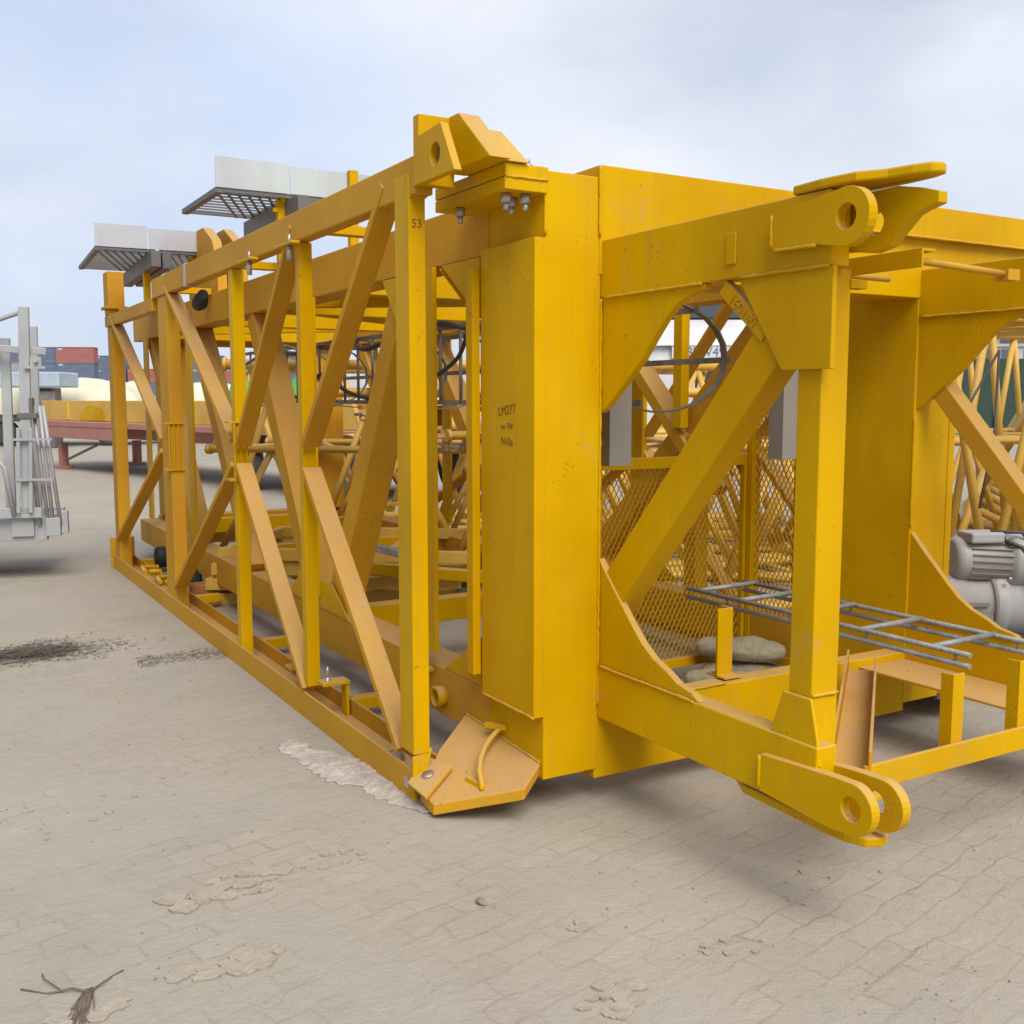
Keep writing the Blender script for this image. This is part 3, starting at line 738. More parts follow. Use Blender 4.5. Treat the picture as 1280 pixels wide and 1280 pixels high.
# dark dry rubbish patch
k = B()
for i in range(3600):
    a = random.uniform(0, 2*math.pi); rr = abs(random.gauss(0, .47))
    ro = 1 + .55*noise.noise(V((math.cos(a)*1.6, math.sin(a)*1.6, 4))); x = -1.05 + rr*ro*math.cos(a)*.46; y = 3.32 + rr*ro*math.sin(a)*.36 + .05*noise.noise(V((rr*6, a*2, 0)))
    p = V((x, y, .004+random.random()*.018*max(0, 1-rr))); t = random.uniform(0, math.pi); ln = random.uniform(.02, .075)
    q = p + V((math.cos(t)*ln, math.sin(t)*ln*.7, random.uniform(-.008, .010)))
    q.z = max(q.z, .003); w = V((-math.sin(t), math.cos(t), 0))*random.uniform(.0012, .0028)
    k.faces.new([k.verts.new(c) for c in (p-w, p+w, q+w, q-w)])
tag(build('dry_twig_litter', k, M['twig']), 'dark flat patch of dry twigs and grass on the paving at left', 'litter', None, 'stuff')
k = B()
for i in range(330):
    a = random.uniform(0, 2*math.pi); rr = random.random()**.6
    x = .10 + rr*math.cos(a)*.05 - .38 + random.uniform(-.25,.3); y = 2.75 + rr*math.sin(a)*.16
    p = V((x, y, .004)); t = random.gauss(.5, .5); ln = random.uniform(.02, .07)
    q = p + V((math.cos(t)*ln, math.sin(t)*ln, 0)); w = V((-math.sin(t), math.cos(t), 0))*.0013
    k.faces.new([k.verts.new(c) for c in (p-w, p+w, q+w, q-w)])
tag(build('dry_twig_litter', k, M['twig']), 'thin scatter of dry stalks beside the yellow bottom rail', 'litter', None, 'stuff')
# twigs bottom left
k = B()
def tw(pts, r): tube(k, [V((x, y, .006+.006*math.sin(i*2.))) for i, (x, y) in enumerate(pts)], [r*(1-.5*i/len(pts)) for i in range(len(pts))], 5)
bx0, by0 = -1.33, -.92
tw([(bx0,by0),(bx0-.04,by0+.03),(bx0-.10,by0+.055),(bx0-.16,by0+.11)], .0035); tw([(bx0-.06,by0+.035),(bx0-.10,by0+.12),(bx0-.10,by0+.17)], .0025)
tw([(bx0,by0),(bx0+.04,by0+.02),(bx0+.07,by0+.06),(bx0+.10,by0+.07)], .003)
for i in range(90):
    a = -math.pi*.62 + random.gauss(0, .10); s0 = random.uniform(-.012,.012); ln = random.uniform(.05,.17)
    tw([(bx0+s0, by0+random.uniform(0,.02)), (bx0+s0+math.cos(a)*ln*.5, by0+math.sin(a)*ln*.5), (bx0+s0*1.5+math.cos(a)*ln, by0+math.sin(a)*ln)], .0013)
tag(build('dry_grass_tuft', k, M['tuft']), 'dry flattened grass tuft with bent stalks at the bottom left corner', 'dry plant')
# stone
k = B(); bmesh.ops.create_icosphere(k, subdivisions=3, radius=.02)
for v in k.verts: v.co *= 1+.35*noise.noise(v.co*60); v.co.z = v.co.z*.55+.008; v.co.x *= .75
o = build('stone', k, M['stone'], smooth=True); o.location = (-.17, -1.01, 0); tag(o, 'small grey-brown stone alone on the paving in front', 'stone')

# peeling mud flakes (countless): thin curled irregular crusts
def flakes(cx, cy, rx, ry, n, smin, smax, sdv):
    rnd = random.Random(sdv); k = B()
    for i in range(n):
        a = rnd.uniform(0, 6.283); rr = rnd.random()**.5
        c = V((cx+rr*math.cos(a)*rx, cy+rr*math.sin(a)*ry, 0)); s = rnd.uniform(smin, smax); m_ = 14
        tilt = V((rnd.uniform(-.06,.06), rnd.uniform(-.06,.06))); top = []; bot = []; 
        for j in range(m_):
            t = 6.283*j/m_; r_ = s*(.75+.35*noise.noise(V((math.cos(t)*1.3+i, math.sin(t)*1.3, sdv))))*(1+.25*rnd.random())
            dx, dy = math.cos(t)*r_, math.sin(t)*r_*.8
            z = .005 + max(0, dx*tilt.x*2+dy*tilt.y*2) + .0015*rnd.random()
            top.append(k.verts.new(c+V((dx, dy, z)))); bot.append(k.verts.new(c+V((dx*.97, dy*.97, .0005))))
        ctr = k.verts.new(c+V((0,0,.0055)))
        for j in range(m_):
            k.faces.new((top[j], top[(j+1)%m_], ctr)); k.faces.new((top[j], bot[j], bot[(j+1)%m_], top[(j+1)%m_]))
    return k
k = B(); me_tmp = []
spots = [(-.83,-.50,.20,.10,26,.015,.06,1), (-.96,-.95,.15,.09,16,.02,.055,2), (.02,-1.29,.04,.03,22,.006,.02,3), (-.13,-1.66,.10,.07,14,.02,.05,4),
         (-1.36,-1.02,.10,.04,9,.015,.04,5), (.35,-1.62,.12,.06,7,.008,.022,6), (-.45,-.45,.15,.08,14,.008,.025,7), (.9,-1.45,.25,.15,9,.006,.016,8), (-1.15,.4,.5,.5,14,.006,.02,9)]
labels = ['curled crusts of dried mud left of the small stone', 'broken dried mud crust near the bottom edge left of centre', 'small crumbled mud patch below the yellow foot', 'cluster of pale mud crusts at the bottom centre',
          'mud crust edge beside the dry grass tuft', 'few mud crumbs right of the bottom centre', 'fine mud flakes between the stone and the curled crusts', 'scattered mud crumbs below the yellow fork', 'sparse mud flakes on the paving at left']
for s_, lb in zip(spots, labels):
    tag(build('mud_flakes', flakes(*s_), M['mud']), lb, 'mud flakes', None, 'stuff')
# gravel specks
k = B(); rnd = random.Random(5)
for i in range(3200):
    x = rnd.uniform(-2.2, 3.5); y = -2.2 + 7.5*rnd.random()**1.6
    if noise.noise(V((x*1.7, y*1.7, 2))) < -.12+.3*rnd.random(): continue
    s = .0012 + .006*rnd.random()**4; c = V((x, y, s*.4)); vs = [k.verts.new(c+V((rnd.uniform(.6,1)*s*a, rnd.uniform(.6,1)*s*b, s*cz))) for a, b, cz in ((1,0,0),(0,1,0),(-1,0,0),(0,-1,0),(.1,.1,.7))]
    for j in range(4): k.faces.new((vs[j], vs[(j+1)%4], vs[4]))
tag(build('grit', k, M['stone']), 'loose grit scattered over the dusty paving', 'grit', None, 'stuff')

# dark hoses looped through the cage
def hose(pts, r, label, mat='cable'):
    P_ = [V(p) for p in pts]; out = []
    for i in range(len(P_)-1):
        p0, p1, p2, p3 = P_[max(i-1,0)], P_[i], P_[i+1], P_[min(i+2,len(P_)-1)]
        for q in range(8):
            t = q/8; out.append(.5*((2*p1)+(p2-p0)*t+(2*p0-5*p1+4*p2-p3)*t*t+(3*p1-p0-3*p2+p3)*t**3))
    out.append(P_[-1]); o = build('hose', tube(B(), out, r, 8), M[mat]); return tag(o, label, 'hose')
hose([(1.2,.8,2.12),(1.25,1.6,2.02),(1.3,2.4,2.09),(1.2,3.2,1.96),(1.35,4.0,2.08),(1.3,5.0,2.0),(1.4,6.2,2.12)], .018, 'dark hose sagging along the upper side of the grey caged ladder')
hose([(1.28,2.9,2.05),(1.2,2.7,1.82),(1.25,2.4,1.72),(1.3,2.0,1.85),(1.28,1.8,2.03)], .014, 'short dark hose drooping in a loop from the caged ladder')
hose([(1.3,5.6,2.02),(1.1,5.1,1.75),(1.2,4.6,1.62),(1.15,4.0,1.80),(1.25,3.7,1.66),(1.3,3.3,1.60)], .016, 'dark hose hanging low near the far part of the caged ladder')
hose([(.9,5.2,1.9),(1.1,4.8,2.05),(1.2,4.3,1.9),(1.0,4.0,1.7),(.9,3.6,1.95)], .012, 'thin grey cable looped over the far cage hoops', 'bar_grey')
k = B(); rnd = random.Random(3)
for i in range(30):
    t = i/29; p = V((1.05+.5*t, 3.0-1.3*t, 1.50-.22*math.sin(math.pi*t))); a_ = i*1.57
    pts = [p + V((math.cos(R(s_))*.028*.5, -math.cos(R(s_))*.030, math.sin(R(s_))*.018*(1 if i % 2 else .4))) for s_ in range(0, 361, 45)]
    tube(k, pts, .006, 5, False)
tag(build('steel_chain', k, M['bar_grey']), 'sagging grey steel chain hung across the inside of the frame', 'chain')

# ------------------------------------------------------------------ placing far things: (lateral, forward) from where the photographer stands
TH = R(30.25); CX, CY = -1.6895, -3.8096
def gp(lat, fwd, z=0): return V((CX + lat*math.cos(TH) + fwd*math.sin(TH), CY - lat*math.sin(TH) + fwd*math.cos(TH), z))

# galvanised hoist cage at the left edge
hc = thing('hoist_cage', 'pale galvanised steel hoist cage standing at the left edge of the yard', 'hoist cage', gp(-4.02, 9.25), -TH + R(14))
def H(name, bm, mat='galv', par=None, bevel=.004): return build(name, bm, M[mat], par or hc, (0,0,0), bevel)
k = B(); bx(k, (-2.6, 0, .36), (-.12, .10, .56)); bx(k, (-2.6, .9, .36), (-.12, 1.0, .56)); bx(k, (-.22,.101,.38), (-.12,.899,.54)); H('base_beam', k)
H('floor', bx(B(), (-2.6, .101, .46), (-.221, .899, .48)), 'galv_dark')
H('corner_bracket', bx(B(), (-.40, -.03, .40), (-.22, -.002, .66))); H('corner_bracket', bx(B(), (-.119, -.04, .40), (.0, .08, .56))); H('corner_bracket', bx(B(), (.004, -.02, .42), (.06, .05, .62)))
H('mast_leg', obar(B(), (-.26, -.06, .60), (-.21, -.06, 2.40), .085, .05, (0,1,0)))
H('mast_leg', obar(B(), (-.43, .13, .56), (-.41, .13, 2.14), .08, .05, (0,1,0)))
H('mast_leg', obar(B(), (-.36, .95, .56), (-.33, .95, 2.3), .08, .06, (0,1,0)))
for xa, za, xb, zb, r_ in ((-2.5,1.50,-.25,2.36,.02), (-2.5,1.30,-.45,2.08,.016), (-1.3,.60,-.50,2.05,.014), (-1.6,.6,-.95,1.6,.012), (-.62,.6,-.52,1.62,.014), (-.75,.58,-.70,1.62,.014)):
    H('lattice_tube', tube(B(), [(xa,.02,za),(xb,.02,zb)], r_, 8), bevel=0)
for x0, x1 in ((-.17,-.24), (-.10,-.18), (-.06,-.13), (.0,-.10)):
    k = B(); tube(k, [(x0, -.02, .50), (x1, -.02, 1.55)], .017, 8); H('guard_tube', k, bevel=0)
k = B(); tube(k, [(-2.4,-.10,1.62), (-.75,-.10,1.62), (-.62,-.10,1.60), (-.56,-.10,1.50), (-.55,-.10,1.40)], .026, 10); H('hand_rail', k, bevel=0)
k = B(); tube(k, [(-2.4,-.10,1.10), (-.62,-.10,1.12), (-.48,-.10,1.10), (-.42,-.10,1.02), (-.36,-.10,.60)], .022, 10); H('hand_rail', k, bevel=0)
k = B()
for z in (.70,.82,.94): tube(k, [(-2.4,-.08,z), (-.7,-.08,z)], .008, 6)
for i in range(12): tube(k, [(-2.3+i*.15,-.08,.58), (-2.36+i*.15,-.08,1.1)], .008, 6)
H('wire_panel', k, bevel=0)
k = B(); obar(k, (-2.5,.1,2.0), (-.55,.1,2.0), .05, .04); obar(k, (-2.5,.1,1.72), (-.7,.1,1.74), .05, .03); obar(k, (-2.5, .1, 1.50), (-.8,.1,1.50), .04,.03); H('cross_rail', k)
k = B(); tube(k, [(-2.2,.1,1.95), (-.5,.1,2.28)], .012, 6); tube(k, [(-2.2,.1,2.05), (-.62,.1,2.30)], .01, 6); H('stay_wire', k, bevel=0)
for x, z in ((-.12,1.90), (-.66,1.85), (-.84, 1.72)):
    k = B(); bx(k, (x-.10,-.12,z-.03), (x+.07,-.09,z-.01)); bx(k, (x-.05,-.12,z-.009), (x+.04,-.10,z+.07)); bolt(k, (x, -.12, z+.03), .02, .02, (0,-1,0)); H('latch_bracket', k, bevel=0)
k = B(); bx(k, (-.30,-.10,1.44), (-.14,.02,1.49)); bx(k, (-.20,-.10,1.491), (-.17,0,1.62)); H('hinge_block', k, 'galv_dark')
k = B(); bx(k, (-.62,-.085,.57), (-.14,-.061,.66)); H('kick_plate', k)
for i_ in range(9):
    xa = -.78-.17*i_; H('vertical_bar', tube(B(), [(xa,-.03,.57),(xa+.02,-.03,1.98-.06*i_)], .011, 6), bevel=0)
k = B()
for i_ in range(26): tube(k, [(-2.4+i_*.07, .06, .60),(-2.4+i_*.07, .06, 1.45)], .003, 4)
for i_ in range(14): tube(k, [(-2.4, .06, .62+i_*.06),(-.6, .06, .62+i_*.06)], .003, 4)
H('wire_mesh', k, bevel=0)
k = B(); obar(k, (-.72,.0,.62), (-.98,.0,1.5), .05, .03, (0,1,0)); H('panel_stay', k)
k = B(); obar(k, (-.70,-.03,2.06), (-.05,-.03,2.02), .03, .06); H('cross_rail', k)
for x_ in (-.30, -.20): H('guide_angle', obar(B(), (x_-.02,-.12,.62), (x_+.01,-.12,1.36), .03, .02, (0,1,0)))
for z_ in (.9, 1.25): k = B(); bx(k, (-.33,-.14,z_), (-.02,-.10,z_+.02)); H('tube_clip', k, bevel=0)
H('motor_unit', bx(B(), (-1.6,.3,.9), (-.85,.8,1.5)), 'galv_dark', bevel=.03); H('motor_unit', bx(B(), (-1.5,.3,1.56), (-.9,.7,1.9)), 'lightblue', bevel=.03)
for x in (-2.4, -.95): H('support_leg', bx(B(), (x, .15, 0), (x+.16, .85, .358)), 'galv_dark')

# grey winch on its platform at right
wn = thing('winch', 'pale grey electric winch with two motors right of the yellow column', 'winch', gp(3.0, 6.05), -TH+R(8))
def W(name, bm, mat='motor', bevel=0): return build(name, bm, M[mat], wn, (0,0,0), bevel)
W('platform', bx(B(), (-.9,-.5,.16), (1.5,.6,.19)), 'galv_dark'); 
k = B()
for i in range(34):
    for j in range(16): obar(k, (-.85+i*.065, -.47+j*.062, .193), (-.82+i*.065, -.45+j*.062+(.02 if (i+j)%2 else -.02), .193), .006, .004)
W('tread_bars', k, 'galv')
W('platform_leg', bx(B(), (-.8,-.45,0), (-.7,.55,.158)), 'motor_dark'); W('platform_leg', bx(B(), (1.2,-.45,0), (1.3,.55,.158)), 'motor_dark')
k = B(); lathe(k, (-.50,-.05,.70), (1,-.15,-.05), [(.10,0),(.125,.02),(.13,.05),(.13,.30),(.15,.31),(.165,.33),(.165,.40),(.15,.46),(.17,.62),(.16,.66)], 32); W('upper_motor', k)
k = B()
for t in range(0, 360, 15):
    dy, dz = math.cos(R(t))*.137, math.sin(R(t))*.137; obar(k, (-.44,-.055+dy,.70+dz), (-.21,-.09+dy,.69+dz), .006, .02, (0,dy,dz))
W('cooling_fins', k, 'motor_dark')
k = B(); lathe(k, (-.62,-.02,.44), (1,-.12,0), [(.14,0),(.17,.03),(.17,.30),(.19,.32),(.20,.36),(.20,.40),(.175,.42),(.19,.60),(.195,.85),(.175,.93),(.14,.96)], 36); W('lower_motor', k)
W('terminal_box', bx(B(), (-.02,-.22,.62), (.22,-.06,.76)), 'motor', .015); W('terminal_box', bx(B(), (-.46,-.2,.80), (-.26,-.04,.86)), 'motor', .012)
k = B(); lathe(k, (.05,-.225,.675), (0,-1,0), [(.025,0),(.025,.03)], 12); lathe(k, (.15,-.225,.675), (0,-1,0), [(.025,0),(.025,.03)], 12); W('cable_gland', k, 'bolt')
k = B(); tube(k, [(-.27,-.17,.82),(-.18,-.24,.78),(-.13,-.27,.66),(-.12,-.28,.50),(-.08,-.29,.34),(.0,-.29,.27),(.10,-.28,.28),(.17,-.27,.38),(.18,-.26,.52),(.15,-.26,.66)], .012, 8)
tube(k, [(-.32,-.15,.86),(-.16,-.20,.86),(-.08,-.22,.74),(-.09,-.23,.60)], .010, 8); tube(k, [(.2,-.24,.70),(.35,-.28,.56),(.6,-.3,.45)], .01, 8); W('cable', k, 'cable')
k = B(); holed(k, [(.12,.80),(.52,.80),(.42,1.0),(.36,1.06),(.28,1.07),(.20,1.0)], (.30,.98), .025, 'xz', .15, .02); W('lug_plate', k, 'motor_dark')
W('gear_housing', bx(B(), (.42,-.12,.50), (.95,.25,.92)), 'motor_dark', .04)
for x_, r_ in ((-.31,.195), (.02,.20), (.30,.20)):
    k = B(); lathe(k, (x_,-.02-(x_+.62)*.12,.44), (1,-.12,0), [(r_-.02,0),(r_+.006,.004),(r_+.006,.022),(r_-.02,.026)], 36); W('flange_ring', k, 'motor_dark')
for x_ in (-.30, .03):
    for t in range(100, 270, 34):
        k = B(); lathe(k, (x_+.028, -.06-(x_+.6)*.12+math.cos(R(t))*.172, .44+math.sin(R(t-90))*.172), (1,-.12,0), [(.012,0),(.012,.016)], 6); W('flange_bolt', k, 'bolt')
k = B(); bx(k, (.10,-.315,.42), (.20,-.308,.50)); W('maker_plate', k, 'toe')
k = B(); bx(k, (-.56,-.25,.36), (-.34,-.19,.40)); bx(k, (-.56,-.24,.45), (-.36,-.18,.47)); W('cover_rib', k, 'motor_dark')
k = B(); tube(k, [(.35,-.1,.95),(.55,-.2,1.05),(.8,-.2,1.02),(1.1,-.15,.9)], .028, 10); tube(k, [(.3,.0,1.0),(.6,.05,1.12),(1.0,.1,1.0)], .02, 8); W('pipe', k, 'cable')
k = B(); obar(k, (.45,.2,.9), (.30,.3,1.75), .05, .05); W('strut', k, 'motor_dark')
k = B(); tube(k, [(.0,.35,1.9),(-.25,.3,1.5),(-.55,.3,1.42)], .008, 6); tube(k, [(.0,.35,1.9),(-.1,.2,1.4),(-.30,.0,.98)], .008, 6); W('wire', k, 'cable')
W('bed_frame', bx(B(), (-.7,-.15,.191), (1.1,.25,.29)), 'motor_dark', .01)

# tubular lattice sections lying behind (built once, copied)
def lattice(ln=6.0, w=1.7, h=2.1, bays=5):
    t = thing('lattice_mast_section', 'x', 'crane section', (0,0,0), 0, 'yellow tubular lattice sections behind the frame')
    ch = [(-w/2, .1), (w/2, .1), (w/2, h), (-w/2, h)]
    for x, z in ch:
        k = B(); tube(k, [(x, 0, z), (x, ln, z)], .062, 14)
        for y in (0, ln): lathe(k, (x, y-.03 if y else -.005, z), (0,1,0), [(.085,0),(.085,.035)], 16)
        build('chord_tube', k, M['yellow_far'], t)
    b_ = ln/bays
    for i in range(bays):
        for (x0,z0),(x1,z1) in zip(ch, ch[1:]+ch[:1]):
            k = B(); tube(k, [(x0,i*b_,z0),(x1,(i+.5)*b_,z1)], .036, 8); build('lacing_tube', k, M['yellow_far'], t)
            k = B(); tube(k, [(x1,(i+.5)*b_,z1),(x0,(i+1)*b_,z0)], .036, 8); build('lacing_tube', k, M['yellow_far'], t)
    return t
def put(o, p0, deg, label, tilt=0, roll=0):
    o.location = p0; o.rotation_euler = (R(tilt), R(roll), -TH+R(deg)); o['label'] = label
    return o
la = lattice()
put(la, gp(3.6, 7.3, 0), -68, 'yellow tubular lattice section farthest right, behind the grey winch')
lb = copy_tree(la); put(lb, gp(1.05, 8.2, 0), -62, 'yellow tubular lattice section seen through the mesh screens')
lc = copy_tree(la); put(lc, gp(-2.2, 11.8, 0), -80, 'yellow tubular lattice section seen behind the middle of the frame')
for p_, dg_, sc_, lb_ in ((gp(-3.3, 12.6), -84, .95, 'yellow tubular lattice section seen between the second and third guard posts'), (gp(-.9, 9.6), -66, .62, 'low yellow tubular lattice section seen right of the near guard post'),
                        (gp(-2.7, 10.4), -95, .55, 'low yellow tubular lattice section just beyond the middle posts'), (gp(3.2, 9.6), -50, 1.15, 'tall yellow tubular lattice section behind the right column'), (gp(4.6, 8.2), -84, .9, 'yellow tubular lattice section crossing behind the winch')):
    q_ = copy_tree(la); put(q_, p_, dg_, lb_); q_.scale = (1, 1, sc_)
la.scale = (1, 1, 1.12)
lb.scale = (1, 1, .6); lc.scale = (1, 1, .8)
le = copy_tree(la); put(le, gp(5.4, 10.5, .0), -25, 'yellow tubular lattice section standing tilted behind the rightmost one', 0, 28)

# pile of flat yellow frames seen through the lower part of the cage
for i in range(4):
    t = thing('flat_steel_frame', 'x', 'steel frame', gp(-1.55+.05*i, 8.15-.06*i, i*.12), -TH+R(6-4*i), 'flat yellow frames stacked behind the cage')
    t['label'] = ['flat yellow steel frame lying on the ground at the bottom of the stack', 'flat yellow steel frame second from the bottom of the stack', 'flat yellow steel frame second from the top of the stack', 'flat yellow steel frame on top of the stack behind the cage'][i]
    for y in (0, 1.4): build('long_rail', bx(B(), (-.9, y, 0), (1.1, y+.07, .09)), M['yellow_far'], t, (0,0,0), .004)
    for x in (-.9, -.25, .4, 1.03): build('cross_rail', bx(B(), (x, .071, .005), (x+.07, 1.399, .085)), M['yellow_far'], t, (0,0,0), .004)
k = B(); obar(k, (0,0,.62), (.42,-.35,.50), .10, .05); o = build('grey_plank', k, M['rebar'], bevel=.004); o.location = gp(-1.25, 7.7, -.05); tag(o, 'short grey steel plank lying on the stacked yellow frames', 'plank')

# low-loader trailer carrying a yellow boom
tr = thing('flatbed_trailer', 'long faded red flatbed trailer with dusty wheels behind the frame at left', 'trailer', gp(-10.3, 25.6), -TH - R(45))
def T_(name, bm, mat='red', bevel=.01, par=None): return build(name, bm, M[mat], par or tr, (0,0,0), bevel)
T_('deck', bx(B(), (0,-1.2,1.0), (13.0,1.2,1.12)))
k = B(); bx(k, (.3,-1.19,.74), (4.2,-1.08,.998)); bx(k, (.3,1.08,.74), (4.2,1.19,.998)); T_('side_beam', k)
T_('chassis_beam', bx(B(), (.5,-.6,.75), (12.8,.6,.99)), 'red')
for y in (-.9, .9):
    l_ = T_('landing_leg', bx(B(), (.45,y-.08,.08), (.65,y+.08,.61)), 'red'); T_('leg_foot', bx(B(), (.35,y-.15,0), (.75,y+.15,.078)), 'red', .01, l_)
k = B(); obar(k, (.7,-.9,.2), (2.4,-.9,.6), .05, .05); T_('leg_stay', k, 'galv_dark')
def wheel(x, y, par, matr='tyre'):
    k = B(); s = -1 if y < 0 else 1
    lathe(k, (x, y, .5), (0, s, 0), [(.28,0),(.44,.0),(.49,.03),(.5,.08),(.5,.22),(.49,.27),(.44,.30),(.30,.29),(.28,.20)], 40)
    w_ = build('wheel', k, M['tyre'], par)
    k = B(); lathe(k, (x, y+s*.08, .5), (0, s, 0), [(.285,.0),(.285,.20),(.265,.205),(.25,.12),(.14,.10),(.13,.16),(.09,.17)], 32); build('rim', k, M['rim'], w_)
for x in (8.85, 11.0, 12.35):
    for y in (-1.2, .88): wheel(x, y + (.30 if y < 0 else 0), tr)
for x in (8.85, 11.0, 12.35): 
    k = B(); pts = [(x+.62*math.cos(R(a)), -1.2, .5+.58*math.sin(R(a))) for a in range(20, 161, 14)]
    for a, b in zip(pts, pts[1:]): obar(k, a, b, .3, .015, (V(b)-V(a)).cross(V((0,1,0))))
    T_('mudguard', k, 'yellow_far', 0)
bm_ = thing('boom_section', 'long yellow box boom lying on the faded red trailer', 'crane boom', gp(-10.3, 25.6, 1.125), -TH-R(45))
k = B(); bx(k, (-.6,-.9,.0), (12.6,-.82,.46)); bx(k, (-.6,.82,.0), (12.6,.9,.46)); bx(k, (-.6,-.819,.38), (12.6,.819,.42)); build('box_section', k, M['yellow_far'], bm_, (0,0,0), .01)
for x in (.9, 3.2, 5.6, 8.0, 10.4): build('stiffener', bx(B(), (x,-.93,.03), (x+.08,-.902,.43)), M['yellow_far'], bm_)
k = B(); prism(k, [(1.6,-.915,.02),(3.0,-.915,.02),(2.9,-.915,.26),(2.5,-.915,.36),(2.0,-.915,.34),(1.7,-.915,.2)], (0,.012,0)); build('gusset', k, M['yellow'], bm_)

# cream tarpaulin-covered load and pale blue machine
def lumps(w, d, h, sd):
    k = B(); nx, ny = 60, 24; G = []
    for i in range(nx+1):
        row = []
        for j in range(ny+1):
            u, v = i/nx, j/ny
            e = min(1, min(u, 1-u)*9)*min(1, min(v, 1-v)*6)
            hh = h*(e**.5)*(.72+.42*noise.noise(V((u*2.2+sd, v*1.5, 0)))+.05*noise.noise(V((u*11, v*6, sd))))
            row.append(k.verts.new(((u-.5)*w, (v-.5)*d, max(0, hh))))
        G.append(row)
    for i in range(nx):
        for j in range(ny): k.faces.new((G[i][j], G[i+1][j], G[i+1][j+1], G[i][j+1]))
    return k
for (lat, fwd, w, h, lb_) in ((-15.9, 38, 5.5, 2.5, 'lumpy cream tarpaulin over a load beyond the yellow boom, left one'), (-10.6, 40, 6.0, 2.3, 'lumpy cream tarpaulin over a load, seen between the first guard posts'), (-5.5, 36, 5, 2.2, 'lumpy cream tarpaulin over a load behind the middle of the frame')):
    k = lumps(w, 3, h-.95, lat); bmesh.ops.translate(k, verts=k.verts, vec=(0,0,1.1)); o = build('tarpaulin_load', k, M['cream'], smooth=True)
    build('trailer_bed', bx(B(), (-w/2, -1.4, .85), (w/2, 1.4, 1.11)), M['galv_dark'], o)
    for x_ in (-w*.35, w*.3):
        k = B(); lathe(k, (x_, -1.3, .45), (0,1,0), [(.3,0),(.45,.02),(.45,.28),(.3,.3)], 24); build('wheel', k, M['tyre'], o)
    o.location = gp(lat, fwd); o.rotation_euler = (0,0,-TH+.06); tag(o, lb_, 'covered load', 'cream covered loads in the yard')
mc = thing('machine_cab', 'pale blue machine body on a grey pedestal above the cream tarpaulin', 'machine', gp(-15.6, 34.5), -TH)
build('body', bx(B(), (-1.4,0,2.02), (.75,1.6,2.52)), M['lightblue'], mc, (0,0,0), .05); build('pedestal', bx(B(), (-.45,.4,0), (.35,1.1,2.0)), M['galv_dark'], mc, (0,0,0), .03)
build('engine', bx(B(), (-.6,.2,1.2), (.5,.38,1.9)), M['bar_grey'], mc, (0,0,0), .05)
k = B()
for i in range(5): obar(k, (-1.9+i*.14, .2, 1.0), (-2.15+i*.14, .2, 1.9), .07, .04)
build('blue_rack', k, M['cblue'], mc)

# white trucks
tk = thing('white_truck', 'white truck cab with blue plate lettering, seen through the arm opening', 'truck', gp(3.95, 22.0), -TH)
def C_(name, bm, mat='white', bevel=.04, par=None): return build(name, bm, M[mat], par or tk, (0,0,0), bevel)
C_('cab', prism(B(), [(-1.25,0,.9),(-1.25,.04,2.0),(-1.25,.16,3.05),(-1.25,.4,3.3),(-1.25,2.1,3.3),(-1.25,2.1,.9)], (2.5,0,0)), bevel=.08)
C_('roof_deflector', prism(B(), [(-1.1,.35,3.31),(-1.1,1.0,3.72),(-1.1,1.9,3.72),(-1.1,1.9,3.31)], (2.2,0,0)), 'glass', .06)
C_('sun_visor', prism(B(), [(-1.2,-.02,2.72),(-1.2,.08,3.02),(-1.2,.14,3.02),(-1.2,.05,2.72)], (2.4,0,0)), 'white', .02)
text_mesh('plate_lettering', '38EW49', .27, M['blue_letter'], tk, basis((.02,-.0,2.59), (1,0,0), (0,0,1)), (0,0,0), .004)
C_('plate', bx(B(), (-.62,.004,2.46), (.66,.02,2.72)), 'white', .004)
wd = C_('windscreen', prism(B(), [(-.12,.018,1.86),(-.12,.085,2.42),(.55,.085,2.42),(.55,.018,1.86)], (0,.02,0)), 'glass', .01)
text_mesh('wordmark', 'SCANIA', .14, M['black_paint'], tk, basis((.08,-.012,1.72), (1,0,0), (0,0,1)), (0,0,0), .004)
text_mesh('small_print', '- - - -', .10, M['black_paint'], tk, basis((.06,-.012,1.56), (1,0,0), (0,0,1)), (0,0,0), .004)
C_('grille', bx(B(), (-.8,-.03,1.0), (.8,-.002,1.4)), 'glass', .01); C_('bumper', bx(B(), (-1.25,-.12,.35), (1.25,.3,.89)), 'white', .05)
for x in (-.9, .9): C_('headlight', bx(B(), (x-.2,-.15,.6), (x+.2,-.121,.8)), 'glass', .02)
def wheel2(x, y, par): 
    k = B(); lathe(k, (x-.15, y, .5), (1,0,0), [(.28,0),(.46,0),(.5,.05),(.5,.25),(.46,.30),(.28,.3)], 36); w_ = build('wheel', k, M['tyre'], par); k = B(); lathe(k, (x-.155,y,.5), (1,0,0), [(.27,0),(.27,.31)], 24); build('rim', k, M['rim'], w_)
wheel2(-1.05, .9, tk); wheel2(1.05, .9, tk)
t2 = thing('white_truck', 'white truck side with a blue stripe left of the lettered cab', 'truck', gp(2.2, 25.3), -TH)
def D_(name, bm, mat='white', bevel=.05): return build(name, bm, M[mat], t2, (0,0,0), bevel)
D_('cab', prism(B(), [(0,0,1.0),(.05,0,2.6),(.35,0,3.1),(2.1,0,3.1),(2.1,0,1.0)], (0,2.4,0)), bevel=.08)
